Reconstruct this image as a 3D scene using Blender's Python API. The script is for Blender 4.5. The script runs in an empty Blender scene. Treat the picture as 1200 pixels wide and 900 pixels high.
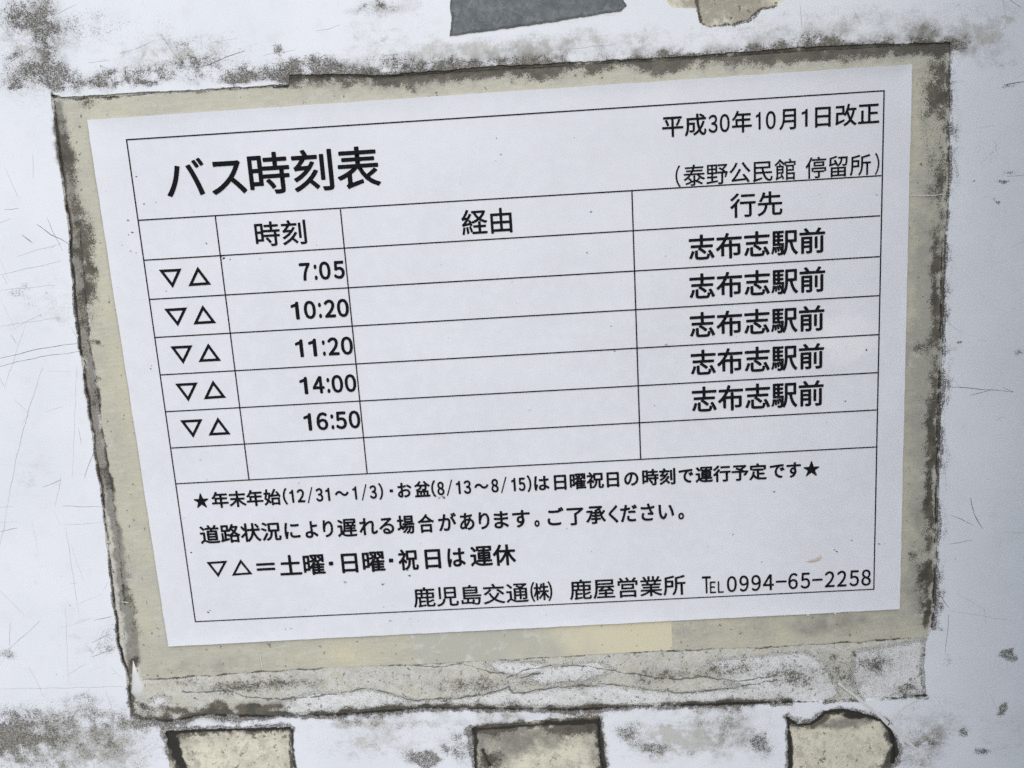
import bpy, bmesh, math, random
import numpy as np
from mathutils import Matrix, Vector

# ------------------------------------------------------------------ camera, sky, sun, exposure
scene = bpy.context.scene
COL = scene.collection
MM = 0.001                                    # board drawings are in millimetres

def W3(x, y, z):                              # board mm (right, up, out of the board) -> world metres
    return (x * MM, -z * MM, y * MM)

cam_d = bpy.data.cameras.new('camera')
cam = bpy.data.objects.new('camera', cam_d); COL.objects.link(cam)
scene.camera = cam
_r, _d, _f = (0.99773517, -0.06470244, -0.01838809), (-0.05849475, -0.96957002, 0.23772324), (-0.03320981, -0.23610923, -0.97115886)
_R = Vector(W3(*_r)).normalized(); _U = -Vector(W3(*_d)).normalized(); _B = -Vector(W3(*_f)).normalized()
M = Matrix((( _R.x, _U.x, _B.x, 0), (_R.y, _U.y, _B.y, 0), (_R.z, _U.z, _B.z, 0), (0, 0, 0, 1)))
M.translation = Vector(W3(13.062, 94.032, 399.458))
cam.matrix_world = M
cam_d.sensor_width = 36.0; cam_d.sensor_fit = 'HORIZONTAL'
cam_d.lens = 1257.453 / 1200 * 36
cam_d.clip_start = 0.01; cam_d.clip_end = 1000
cam_d.dof.use_dof = True
cam_d.dof.focus_distance = 0.400
cam_d.dof.aperture_fstop = 15.0

SUN_EL, SUN_AZ = math.radians(45), math.radians(164)   # azimuth clockwise from +Y
world = bpy.data.worlds.new('World'); scene.world = world
world.use_nodes = True
wn = world.node_tree.nodes; wl = world.node_tree.links
sky = wn.new('ShaderNodeTexSky'); sky.sky_type = 'NISHITA'; sky.sun_disc = False
sky.sun_elevation = SUN_EL; sky.sun_rotation = SUN_AZ
sky.air_density = 1.0; sky.dust_density = 1.2; sky.ozone_density = 1.0
wl.new(sky.outputs[0], wn['Background'].inputs[0]); wn['Background'].inputs[1].default_value = 0.13
sun_d = bpy.data.lights.new('sun', 'SUN'); sun_d.energy = 1.3; sun_d.angle = math.radians(65); sun_d.color = (1.0, 0.972, 0.935)
sun = bpy.data.objects.new('sun', sun_d); COL.objects.link(sun)
_dir = Vector((math.sin(SUN_AZ) * math.cos(SUN_EL), math.cos(SUN_AZ) * math.cos(SUN_EL), math.sin(SUN_EL)))
sun.rotation_euler = _dir.to_track_quat('Z', 'Y').to_euler()
scene.cycles.use_denoising = False           # keep the fine grain of the dirt
scene.view_settings.view_transform = 'Standard'; scene.view_settings.look = 'None'
scene.view_settings.exposure = 0.63; scene.view_settings.gamma = 1.0

# ------------------------------------------------------------------ survey of the board, millimetres from the timetable's centre
TEXT = [
    ('title_text', -80.93, 74.51, 14.64, -0.00189, 'k', 0.23, [('バ', -122.97, -108.12), ('ス', -106.19, -93.09), ('時刻表', -91.98, -43.51)]),
    ('date_text', 63.33, 85.37, 7.48, -0.00177, 'k', 0.12, [('平成', 59.69, 75.6), ('3', 76.32, 79.61), ('0', 80.4, 83.97), ('年', 84.76, 91.9), ('1', 93.32, 95.04), ('0', 96.89, 100.45), ('月', 101.67, 107.72), ('1', 109.71, 111.84), ('日改正', 114.48, 137.39)]),
    ('stop_name_text', 71.51, 67.43, 7.5, -0.00197, 'k', 0.06, [('（', 63.99, 65.8), ('泰野公民館', 66.89, 107.53), ('停留所', 111.06, 134.6), ('）', 136.03, 137.68)]),
    ('heading_text', -85.31, 55.33, 8.95, -0.00211, 'k', 0.13, [('時刻', -92.32, -73.1)]),
    ('heading_text', -13.34, 54.8, 9.05, -0.00211, 'k', 0.13, [('経由', -15.26, 3.43)]),
    ('heading_text', 85.64, 54.99, 8.58, -0.00211, 'k', 0.13, [('行先', 83.6, 102.72)]),
    ('destination_text', 72.28, 40.24, 9.1, -0.00228, 'k', 0.19, [('志布志駅前', 68.12, 118.29)]),
    ('destination_text', 71.94, 25.69, 9.25, -0.00244, 'k', 0.19, [('志布志駅前', 67.96, 118.35)]),
    ('destination_text', 71.96, 10.94, 9.41, -0.0026, 'k', 0.19, [('志布志駅前', 67.73, 118.12)]),
    ('destination_text', 71.99, -3.7, 9.58, -0.00277, 'k', 0.19, [('志布志駅前', 67.72, 118.04)]),
    ('destination_text', 72.02, -18.28, 9.74, -0.00293, 'k', 0.19, [('志布志駅前', 67.79, 117.95)]),
    ('time_text', -75.38, 41.55, 6.71, -0.00226, 'd', 0.26, [('7', -77.31, -73.16), ('：', -71.81, -70.68), ('0', -69.93, -65.56), ('5', -64.51, -60.3)]),
    ('time_text', -80.19, 27.01, 6.83, -0.00242, 'd', 0.26, [('1', -82.13, -79.09), ('0', -77.26, -72.71), ('：', -71.72, -70.58), ('2', -69.52, -65.27), ('0', -64.66, -60.11)]),
    ('time_text', -80.16, 12.38, 6.95, -0.00259, 'd', 0.26, [('1', -82.11, -79.12), ('1', -77.05, -73.98), ('：', -71.84, -70.69), ('2', -69.7, -65.41), ('0', -64.65, -60.06)]),
    ('time_text', -80.41, -2.29, 6.91, -0.00275, 'd', 0.26, [('1', -82.08, -79.06), ('4', -77.21, -72.58), ('：', -71.65, -70.49), ('0', -69.8, -65.32), ('0', -64.71, -60.24)]),
    ('time_text', -80.08, -16.87, 7.03, -0.00292, 'd', 0.26, [('1', -82.15, -79.11), ('6', -77.24, -72.73), ('：', -71.64, -70.47), ('5', -69.77, -65.42), ('0', -64.64, -60.13)]),
    ('holiday_note_text', -119.44, -46.3, 6.46, -0.00325, 'k', 0.19, [('★', -129.43, -123.44), ('年末年始', -122.25, -94.64), ('（', -93.85, -92.02), ('1', -91.15, -89.48), ('2', -88.21, -85.12), ('／', -84.25, -81.79), ('3', -80.76, -77.83), ('1', -76.88, -75.14), ('～', -73.16, -67.62), ('1', -66.12, -64.46), ('／', -62.72, -60.35), ('3', -59.41, -56.56), ('）', -55.77, -54.04), ('・', -51.44, -50.1), ('お', -48.36, -42.77), ('盆', -41.64, -35.42), ('（', -35.03, -33.22), ('8', -32.67, -29.84), ('／', -29.05, -26.54), ('1', -25.2, -23.48), ('3', -22.22, -19.32), ('～', -18.06, -12.41), ('8', -11.39, -8.49), ('／', -7.71, -5.2), ('1', -3.48, -1.76), ('5', -0.66, 2.07), ('）', 2.7, 4.42), ('は', 5.44, 11.45), ('日曜祝日', 13.25, 38.73), ('の', 40.68, 46.27), ('時刻', 47.73, 60.69), ('で', 61.93, 67.66), ('運行予定', 68.43, 96.09), ('です', 97.25, 109.34), ('★', 110.18, 116.49)]),
    ('delay_note_text', -127.59, -61.16, 7.58, -0.00341, 'k', 0.19, [('道路状況', -128.9, -96.25), ('に', -94.89, -88.65), ('よ', -86.65, -81.46), ('り', -79.46, -75.31), ('遅', -73.72, -65.9), ('れる', -64.95, -51.02), ('場', -49.83, -42.84), ('合', -41.54, -35.03), ('が', -33.37, -26.16), ('あり', -24.89, -13.03), ('ます', -11.29, 3.0), ('。', 4.57, 6.7), ('ご', 9.85, 16.39), ('了承', 17.49, 32.89), ('く', 33.98, 37.75), ('だ', 38.59, 45.25), ('さい', 46.66, 59.72), ('。', 61.29, 63.63)]),
    ('legend_text', -84.72, -76.81, 8.71, -0.00359, 'k', 0.22, [('＝', -107.93, -100.42), ('土曜', -98.64, -80.26), ('・', -78.65, -76.88), ('日', -73.59, -67.0), ('曜', -65.11, -56.05), ('・', -54.44, -52.68), ('祝', -50.67, -42.59), ('日', -40.02, -33.63), ('は', -30.99, -23.72), ('運休', -21.81, -3.56)]),
    ('office_text', -45.79, -93.42, 8.5, -0.00377, 'k', 0.12, [('鹿児島交通', -46.11, 0.43), ('㈱', 1.24, 10.06), ('鹿屋営業所', 16.98, 63.41)]),
    ('telephone_text', 81.6, -93.82, 6.79, -0.00378, 'd', 0.13, [('0', 79.83, 83.79), ('9', 84.83, 88.55), ('9', 89.58, 93.38), ('4', 94.17, 98.52), ('－', 99.31, 103.58), ('6', 104.21, 108.01), ('5', 109.11, 112.9), ('－', 113.69, 117.79), ('2', 118.66, 122.6), ('2', 123.55, 127.33), ('5', 128.43, 132.21), ('8', 133.15, 136.93)]),
    ('telephone_text', 71.67, -93.87, 7.4, -0.00378, 'd', 0.11, [('Ｔ', 69.99, 73.49)]),
    ('telephone_text', 74.45, -93.94, 5.08, -0.00378, 'd', 0.08, [('Ｅ', 73.07, 75.45), ('Ｌ', 76.24, 78.54)]),
]
TRIS = [[[(-130.18, 49.1), (-121.48, 49.01), (-125.81, 41.88)], [(-115.37, 49.38), (-111.1, 42.26), (-119.84, 42.19)]], [[(-130.26, 34.23), (-121.39, 34.22), (-125.9, 27.13)], [(-115.44, 34.77), (-111.13, 27.53), (-119.94, 27.53)]], [[(-129.96, 19.66), (-121.34, 19.6), (-125.87, 12.46)], [(-115.28, 20.01), (-111.14, 12.82), (-119.94, 12.88)]], [[(-130.17, 4.99), (-121.32, 4.93), (-125.91, -2.42)], [(-115.36, 5.44), (-111.1, -1.79), (-119.91, -1.9)]], [[(-130.28, -9.69), (-121.43, -9.73), (-126.03, -17.05)], [(-115.43, -9.29), (-111.2, -16.56), (-119.99, -16.52)]], [[(-127.83, -69.02), (-119.32, -68.9), (-123.86, -75.8)], [(-113.94, -68.52), (-109.85, -75.3), (-118.31, -75.51)]]]
RULES = [[(-135.15, 97.12), (138.93, 96.52)], [(138.93, 96.52), (138.14, -95.83)], [(138.14, -95.83), (-135.79, -94.67)], [(-135.79, -94.67), (-135.15, 97.12)], [(-135.18, 67.88), (138.2, 66.73)], [(-134.99, 53.0), (137.97, 52.26)], [(-135.05, 38.13), (138.09, 37.25)], [(-135.25, 23.45), (138.06, 22.66)], [(-135.22, 8.76), (138.04, 7.84)], [(-135.32, -5.92), (137.98, -6.87)], [(-135.29, -20.65), (137.92, -21.56)], [(-135.22, -35.39), (137.78, -36.39)], [(-106.24, 67.49), (-106.38, -35.23)], [(-59.55, 66.95), (-59.6, -35.43)], [(47.96, 66.65), (47.42, -35.87)]]
WINDOW = [(-155.75, 113.77), (-73.8, 112.59), (-73.12, 115.8), (-54.33, 115.16), (-42.13, 113.77), (-1.26, 114.03), (27.41, 113.61), (67.77, 112.99), (106.97, 113.31), (137.85, 112.72), (161.75, 111.43), (162.7, 81.1), (163.15, 56.76), (162.56, 35.88), (162.58, 3.65), (162.61, -29.84), (162.63, -64.66), (163.0, -100.92), (162.32, -113.17), (159.44, -119.78), (159.04, -130.77), (160.08, -144.3), (134.11, -145.62), (105.22, -144.44), (60.82, -143.61), (14.03, -143.04), (-44.88, -139.08), (-80.65, -140.31), (-105.68, -139.76), (-137.72, -137.24), (-152.42, -139.23), (-166.6, -137.28), (-168.99, -136.35), (-168.0, -115.56), (-169.37, -101.19), (-168.45, -86.04), (-167.71, -70.01), (-166.5, -45.59), (-165.62, -10.29), (-165.16, 23.68), (-163.22, 53.06), (-161.94, 66.72), (-160.94, 97.77), (-160.58, 114.98)]
BACKING = [(-158.85, 112.17), (-71.71, 111.86), (37.4, 112.36), (161.46, 111.16), (163.15, 56.76), (162.26, 3.67), (162.3, -64.64), (161.63, -112.75), (158.04, -118.57), (109.78, -119.3), (57.34, -118.69), (-47.8, -119.43), (-78.41, -118.52), (-161.48, -119.81), (-162.83, -107.32), (-162.1, -88.28), (-161.57, -64.09), (-161.34, -42.29), (-161.5, -10.54), (-160.14, 23.37), (-157.73, 52.71), (-156.86, 78.04), (-156.83, 99.64), (-157.21, 108.76)]
PATCHES = [[(-154.89, -143.89), (-134.98, -143.76), (-102.65, -144.69), (-103.35, -157.09), (-102.55, -166.06), (-103.8, -177.07), (-132.15, -178.07), (-156.46, -175.57), (-155.9, -161.22)], [(-26.77, -148.76), (-18.88, -147.99), (-10.0, -148.07), (4.27, -146.85), (26.21, -146.85), (26.42, -165.58), (27.17, -172.88), (27.08, -183.06), (2.13, -184.22), (-27.37, -181.46), (-26.82, -163.97)], [(103.35, -151.0), (107.29, -154.36), (113.25, -154.68), (119.17, -149.1), (126.14, -148.31), (136.62, -151.61), (142.24, -154.27), (146.53, -160.01), (148.43, -168.04), (147.5, -174.38), (143.72, -180.22), (131.05, -185.22), (113.28, -185.51), (104.39, -182.2)]]
CHIP = [(59.51, 138.22), (62.88, 131.47), (65.22, 129.6), (68.22, 129.69), (72.69, 128.82), (74.07, 123.86), (77.94, 122.16), (86.04, 122.2), (91.16, 123.87), (95.07, 126.47), (101.05, 127.78), (104.64, 130.1), (107.03, 136.44), (83.4, 142.25)]
TAPE = [(-13.19, 145.36), (-13.21, 137.4), (-13.67, 135.43), (-13.06, 131.66), (-13.93, 128.26), (-14.46, 125.4), (3.86, 126.5), (17.85, 127.3), (46.32, 129.72), (48.78, 131.27), (47.67, 133.34), (46.63, 144.72), (9.04, 145.56)]
PAPER = [(-148.51, 105.05), (148.48, 105.0), (148.48, -105.04), (-148.43, -105.04)]
DRIP = [(-164.41, -110.71), (-163.45, -116.19), (-161.58, -122.94), (-162.57, -127.2), (-165.66, -128.61), (-167.39, -125.76), (-165.98, -118.78)]
FLAKE = [(111.16, -82.57), (113.17, -81.59), (115.53, -81.0), (117.21, -80.0), (117.71, -81.12), (116.54, -82.51), (114.86, -82.96), (112.84, -83.03)]
YTAPE = [(-48.99, -104.81), (57.39, -105.44), (57.35, -118.42), (-47.77, -119.04)]
MOULD_SHADE_STROKES = [([(-160.11, 114.95), (-160.47, 97.74), (-161.46, 66.69), (-162.73, 53.03), (-164.67, 23.65), (-165.11, -10.32), (-165.99, -45.62), (-167.2, -70.04), (-167.92, -86.07), (-168.84, -101.22), (-167.47, -115.58), (-168.45, -136.38)], 0.68, 0.95), ([(-159.15, 110.39), (-159.59, 90.63), (-158.74, 66.52), (-159.8, 56.06), (-162.44, 23.51), (-163.51, -10.42), (-163.25, -45.78), (-163.22, -70.27), (-163.62, -84.43)], 2.17, 0.42), ([(-157.78, 66.46), (-159.02, 52.79), (-160.89, 23.42), (-161.26, -10.55), (-162.06, -45.85), (-163.22, -70.27), (-163.91, -86.29)], 0.68, 0.6), ([(-158.15, 108.82), (-157.51, 93.57), (-156.79, 68.61), (-156.76, 52.65), (-159.41, 29.97)], 4.34, 0.5), ([(-159.3, -60.55), (-160.69, -78.97), (-161.41, -97.81)], 3.1, 0.5), ([(159.15, 108.71), (159.96, 81.28), (160.07, 56.96), (159.43, 36.07), (159.71, 3.83), (159.68, -29.66), (159.98, -64.51), (160.29, -100.77), (159.99, -114.91)], 1.86, 0.62), ([(157.96, 108.79), (158.75, 81.36), (158.83, 57.04), (158.18, 36.15), (158.44, 3.9), (158.38, -29.58), (158.65, -64.43), (158.94, -100.69), (158.63, -114.84)], 3.72, 0.36), ([(161.84, 108.53), (162.7, 81.1), (162.85, 56.78), (162.24, 35.9), (162.58, 3.65), (162.61, -29.84), (162.96, -64.68), (163.33, -100.94), (163.06, -115.08)], 0.81, 0.8), ([(163.64, 108.42), (164.53, 80.98), (164.7, 56.66), (164.12, 35.78), (164.49, 3.53), (164.55, -29.95), (164.95, -64.79), (165.36, -101.05), (165.1, -115.2)], 2.17, 0.36), ([(156.54, 105.98), (156.67, 79.39), (155.72, 58.16)], 4.34, 0.36), ([(156.03, -78.6), (158.94, -100.69), (157.44, -108.03)], 4.96, 0.36), ([(-73.56, 114.65), (-54.42, 114.28), (-42.22, 112.89), (-1.34, 112.86), (27.35, 112.44), (67.74, 111.83), (106.97, 112.15), (137.87, 111.56), (161.47, 110.87)], 1.24, 0.85), ([(-73.76, 112.88), (-54.61, 112.51), (-42.39, 111.12), (-1.47, 111.1), (27.26, 110.68), (67.69, 110.08), (106.96, 110.41), (137.89, 109.82), (161.53, 109.13)], 3.41, 0.42), ([(-73.36, 116.41), (-54.24, 116.04), (-42.05, 114.65), (-1.22, 114.61), (27.44, 114.19), (67.78, 113.58), (106.97, 113.89), (137.84, 113.3), (161.42, 112.6)], 3.1, 0.36), ([(106.97, 111.57), (137.88, 110.69), (157.97, 108.21)], 3.72, 0.4), ([(-159.84, 113.74), (-155.59, 112.86), (-74.17, 112.02)], 0.4, 0.85), ([(-159.97, 116.73), (-134.83, 117.18), (-103.81, 116.03), (-73.42, 115.82)], 2.79, 0.5), ([(-159.57, 119.09), (-131.25, 120.2), (-103.34, 119.56), (-73.16, 118.16)], 4.34, 0.38), ([(-166.6, -137.28), (-152.42, -139.23), (-137.72, -137.24), (-105.68, -139.76), (-80.65, -140.31), (-44.88, -139.08), (14.03, -143.04), (60.82, -143.61), (105.22, -144.44)], 1.24, 1.35), ([(-166.36, -135.7), (-152.2, -137.65), (-137.51, -135.67), (-105.49, -138.18), (-80.49, -138.74), (-44.75, -137.51), (14.11, -141.48), (60.87, -142.05), (105.23, -142.89)], 3.41, 0.42), ([(-166.89, -139.26), (-152.7, -141.21), (-137.98, -139.21), (-105.9, -141.73), (-80.86, -142.28), (-45.04, -141.04), (13.93, -145.01), (60.77, -145.56), (105.22, -146.4)], 2.79, 0.33), ([(119.16, -144.81), (134.11, -145.23)], 0.93, 0.9), ([(142.09, -145.27), (160.09, -144.69)], 1.24, 0.6), ([(-161.48, -119.81), (-78.41, -118.52), (-47.8, -119.43), (57.34, -118.69), (109.78, -119.3), (158.72, -118.61)], 0.5, 0.62), ([(-163.47, -109.21), (-167.7, -120.64), (-167.8, -135.62)], 1.86, 0.8), ([(-169.23, -130.79), (-151.7, -134.11), (-130.36, -136.05), (-105.22, -135.82)], 1.86, 0.5), ([(-154.89, -143.89), (-102.7, -145.09)], 1.86, 1.3), ([(-151.58, -146.08), (-104.71, -146.98)], 2.79, 0.6), ([(-154.23, -144.33), (-152.87, -155.28), (-151.1, -163.51)], 2.79, 1.4), ([(-102.65, -144.69), (-103.41, -163.98)], 1.4, 1.2), ([(-155.82, -163.26), (-103.28, -166.02)], 0.93, 0.6), ([(-26.83, -149.55), (-10.1, -149.65), (4.16, -148.83), (26.12, -148.82)], 2.48, 1.2), ([(-26.8, -149.15), (-26.9, -170.04)], 1.24, 1.2), ([(26.17, -147.64), (26.81, -172.86)], 2.17, 1.3), ([(5.84, -150.5), (25.28, -151.54)], 4.03, 0.8), ([(103.45, -151.0), (107.99, -155.18), (113.95, -155.5), (119.18, -150.28), (126.15, -149.48), (136.63, -152.39), (142.61, -155.46), (146.53, -160.4), (148.43, -168.04), (147.15, -174.36)], 2.48, 1.2), ([(103.45, -151.0), (104.77, -174.94)], 1.4, 1.2), ([(144.81, -161.89), (147.83, -173.2), (143.35, -178.99)], 2.79, 0.8), ([(73.69, 133.02), (73.59, 128.76), (74.68, 124.11), (78.24, 122.43), (86.05, 122.49), (91.16, 124.16), (95.08, 126.76), (101.65, 128.03)], 0.78, 0.6), ([(121.83, -124.91), (125.33, -132.76), (130.59, -140.76)], 2.48, 0.35), ([(158.74, -119.36), (158.1, -134.55)], 1.24, 0.5)]  # mould; strokes round the exposed patches also paint in their recess shadow
MOULD_BLOBS = [(-158.35, 135.51, 6.75, 14.55, 0.56), (-158.75, 120.23, 6.81, 6.49, 0.62), (-168.08, 141.97, 12.85, 9.8, 0.5), (-171.15, 124.6, 12.37, 11.79, 0.42), (-141.02, 137.27, 18.34, 8.67, 0.34), (-168.23, 137.62, 2.76, 2.02, 0.7), (-171.92, 129.08, 2.78, 2.04, 0.7), (-167.23, 123.75, 2.79, 2.64, 0.7), (-173.27, 119.69, 2.48, 2.06, 0.75), (-103.07, 121.6, 18.42, 4.69, 0.46), (-109.74, 129.38, 10.71, 4.06, 0.36), (-116.37, 137.09, 9.15, 4.03, 0.25), (-74.86, 124.73, 2.75, 3.2, 0.62), (-63.22, 118.69, 12.24, 3.81, 0.5), (-38.47, 136.23, 12.68, 3.72, 0.5), (-35.53, 118.63, 12.2, 3.5, 0.42), (-9.66, 116.34, 18.26, 2.92, 0.36), (37.57, 116.15, 24.19, 2.91, 0.32), (115.97, 115.9, 17.96, 3.76, 0.46), (163.86, 110.71, 8.36, 3.77, 0.52), (182.02, 103.72, 6.58, 2.33, 0.42), (184.18, 95.41, 5.41, 1.18, 0.5), (172.34, 122.75, 17.75, 3.42, 0.36), (154.73, 117.64, 8.93, 3.45, 0.3), (-204.83, -148.88, 41.63, 17.81, 0.55), (-184.81, -137.9, 25.15, 8.75, 0.44), (-217.93, -140.12, 16.26, 13.62, 0.5), (-163.48, -140.64, 10.77, 6.36, 0.42), (-82.37, -156.99, 21.51, 5.63, 0.3), (5.23, -130.07, 69.8, 5.43, 0.4), (-114.71, -125.49, 42.44, 5.45, 0.4), (-164.77, -149.39, 7.22, 16.14, 0.4), (-171.25, -97.26, 4.22, 11.42, 0.36), (-216.12, -105.54, 4.97, 3.84, 0.48), (-174.31, -105.53, 4.94, 3.83, 0.45), (-186.76, -127.47, 21.45, 3.14, 0.3), (-53.94, -161.32, 8.6, 5.64, 0.46), (-32.24, -159.65, 5.71, 8.85, 0.46), (-66.08, -156.25, 5.01, 4.81, 0.3), (47.88, -163.1, 8.5, 4.4, 0.5), (92.14, -161.47, 5.64, 6.78, 0.6), (63.78, -165.55, 4.96, 4.01, 0.38), (78.09, -157.54, 14.08, 11.96, 0.3), (-91.99, -152.46, 7.17, 12.05, 0.3), (35.75, -155.28, 7.07, 11.97, 0.3), (151.38, -141.89, 8.3, 3.49, 0.5), (157.12, -164.93, 14.0, 16.82, 0.48), (140.8, -129.77, 15.14, 10.01, 0.4), (125.36, -136.61, 13.84, 11.66, 0.4), (106.29, -135.57, 13.87, 9.71, 0.46), (39.29, -155.47, 8.83, 9.57, 0.4), (-44.09, -151.01, 14.24, 5.58, 0.34), (-59.77, -146.19, 28.44, 3.17, 0.34), (64.15, -150.86, 35.09, 3.16, 0.36), (95.62, -166.43, 7.06, 8.02, 0.4), (183.55, -171.5, 4.55, 2.8, 0.62), (176.22, -161.99, 3.14, 2.77, 0.5), (191.42, -151.44, 1.73, 2.74, 1.1), (190.52, -154.51, 2.08, 1.57, 0.7), (192.13, -128.02, 3.08, 1.91, 0.75), (195.6, -129.35, 2.05, 1.53, 0.7), (168.26, -129.37, 3.09, 1.91, 0.5), (173.34, -127.75, 2.4, 1.53, 0.45), (184.28, 65.83, 2.75, 0.92, 0.62), (182.28, 62.6, 2.76, 0.92, 0.66), (181.11, 54.08, 1.23, 0.77, 1.0), (168.65, 2.62, 1.11, 0.82, 1.0), (164.93, -0.44, 3.19, 1.65, 0.45), (191.72, -2.07, 1.59, 1.98, 0.6), (188.14, 13.82, 0.95, 0.97, 0.6), (167.33, 96.51, 3.01, 0.88, 0.4), (196.99, -159.95, 4.86, 5.53, 0.4), (166.62, 26.09, 4.4, 3.21, 0.3), (177.31, 72.04, 12.2, 18.38, 0.24), (-185.55, 43.09, 4.56, 3.24, 0.4), (-181.74, 46.11, 3.25, 1.93, 0.4), (-174.51, 10.8, 8.28, 4.03, 0.3), (-46.88, -162.91, 5.02, 4.84, 1.0), (-38.97, -158.49, 2.5, 4.41, 0.5), (-20.11, -165.53, 6.44, 6.46, 1.0), (-19.24, -153.14, 4.27, 5.58, 0.4), (14.56, -153.35, 10.62, 5.57, 0.5), (-29.84, -128.16, 21.06, 4.66, 0.3), (61.21, -129.25, 41.63, 4.63, 0.36), (82.11, -126.55, 20.75, 5.38, 0.36), (109.77, -131.91, 10.38, 7.72, 0.42), (130.47, -129.21, 6.89, 9.62, 0.38), (151.38, -141.89, 5.54, 3.11, 0.5), (154.16, 82.55, 3.65, 18.18, 0.34), (154.7, 0.84, 3.83, 3.31, 0.5), (152.77, -82.03, 3.01, 2.91, 0.5), (155.28, 97.3, 4.82, 4.72, 0.5), (-146.45, 111.06, 6.22, 2.98, 0.6), (-156.37, 51.02, 1.94, 2.24, 0.9), (-158.5, 23.27, 1.64, 1.65, 0.9), (-159.88, 8.22, 1.66, 1.68, 0.8), (-158.05, 44.64, 1.94, 2.9, 0.8), (-30.07, 110.91, 12.25, 2.65, 0.5), (-5.52, 110.19, 9.16, 2.06, 0.45), (18.93, 109.17, 12.18, 2.35, 0.45), (37.31, 110.32, 7.29, 1.76, 0.45), (97.92, 109.84, 18.07, 2.63, 0.5), (128.01, 109.02, 12.01, 2.62, 0.55), (-31.63, -151.68, 2.85, 2.39, 0.4), (-125.31, -138.7, 10.71, 2.76, 0.6), (-130.77, -133.66, 3.57, 2.75, 0.9), (-114.47, -123.54, 28.28, 3.88, 0.36), (-146.38, -121.81, 10.65, 3.11, 0.45)]
GRIME_STROKES = [([(-159.15, 110.39), (-159.59, 90.63), (-158.74, 66.52), (-159.8, 56.06), (-162.44, 23.51), (-163.51, -10.42), (-163.25, -45.78), (-163.22, -70.27), (-163.62, -84.43), (-163.8, -99.59), (-164.12, -111.11)], 2.02, 1.6), ([(159.15, 108.71), (159.96, 81.28), (160.07, 56.96), (159.43, 36.07), (159.71, 3.83), (159.68, -29.66), (159.98, -64.51), (160.29, -100.77), (159.99, -114.91)], 2.17, 0.62), ([(-73.7, 113.47), (-54.54, 113.1), (-42.33, 111.71), (-1.42, 111.69), (27.29, 111.27), (67.71, 110.66), (106.97, 110.99), (137.88, 110.4), (161.51, 109.71)], 3.1, 0.55), ([(-73.29, 116.99), (-54.18, 116.62), (-41.99, 115.23), (-1.18, 115.19), (27.48, 114.77), (67.8, 114.16), (106.97, 114.47), (137.83, 113.88), (161.4, 113.18)], 4.34, 0.4), ([(-159.97, 116.73), (-134.83, 117.18), (-103.81, 116.03), (-73.42, 115.82)], 3.72, 0.4), ([(-166.6, -137.28), (-152.42, -139.23), (-137.72, -137.24), (-105.68, -139.76), (-80.65, -140.31), (-44.88, -139.08), (14.03, -143.04), (60.82, -143.61), (105.22, -144.44)], 1.86, 0.6), ([(-166.6, -137.28), (-152.42, -139.23), (-137.72, -137.24), (-105.68, -139.76), (-80.65, -140.31), (-44.88, -139.08), (14.03, -143.04), (60.82, -143.61), (105.22, -144.44)], 6.2, 0.3), ([(-166.99, -120.68), (-162.6, -134.71), (-133.83, -135.07), (-101.43, -134.06)], 3.1, 0.4), ([(109.97, 111.96), (136.97, 111.33), (159.4, 110.43)], 4.34, 0.45), ([(156.46, 108.89), (157.55, 36.19)], 5.58, 0.36), ([(155.01, -64.22), (155.74, -107.94), (109.78, -112.88)], 6.2, 0.35), ([(153.32, 114.87), (163.84, 111.29), (169.92, 108.0)], 4.34, 0.4), ([(-155.06, -145.09), (-102.83, -146.28)], 2.48, 0.5), ([(-24.4, -150.47), (25.36, -149.96), (24.4, -170.71)], 4.34, 0.7), ([(-20.69, -148.29), (-10.57, -156.8), (3.66, -157.55)], 3.72, 0.5), ([(105.54, -155.84), (141.21, -155.39), (146.97, -165.18), (145.08, -177.07)], 2.48, 0.75), ([(-148.42, -149.46), (-106.88, -150.06)], 2.48, 0.4), ([(-104.45, -147.79), (-105.58, -163.87)], 1.86, 0.6), ([(-145.73, -153.63), (-144.21, -163.87)], 2.48, 0.5), ([(-23.81, -152.1), (-24.75, -170.15)], 2.17, 0.6)]
GRIME_BLOBS = [(-157.3, 132.52, 9.22, 20.52, 0.5), (-168.59, 139.1, 12.26, 11.58, 0.3), (-197.31, -147.66, 39.76, 18.18, 0.35), (-36.96, 136.13, 13.58, 4.29, 0.5), (22.53, 118.89, 45.32, 4.07, 0.35), (127.9, 119.42, 38.73, 8.08, 0.35), (81.6, -158.52, 21.11, 16.0, 0.35), (-53.7, -158.52, 32.17, 12.09, 0.15), (-5.18, -156.28, 21.31, 8.8, 0.75), (-18.23, -164.42, 9.29, 9.7, 0.7), (21.56, -155.32, 5.67, 7.97, 0.7), (157.04, -161.75, 17.47, 19.99, 0.4), (47.16, -132.35, 69.53, 9.72, 0.3), (123.6, -132.67, 20.72, 11.61, 0.35), (172.91, 107.8, 17.91, 11.69, 0.25), (-103.07, 121.6, 21.49, 5.86, 0.25), (-14.12, -156.61, 14.23, 12.03, 0.5), (136.18, -170.58, 10.56, 8.03, 0.2), (120.31, -167.74, 14.08, 8.02, 0.15), (19.43, 117.93, 30.27, 5.83, 0.2)]
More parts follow.
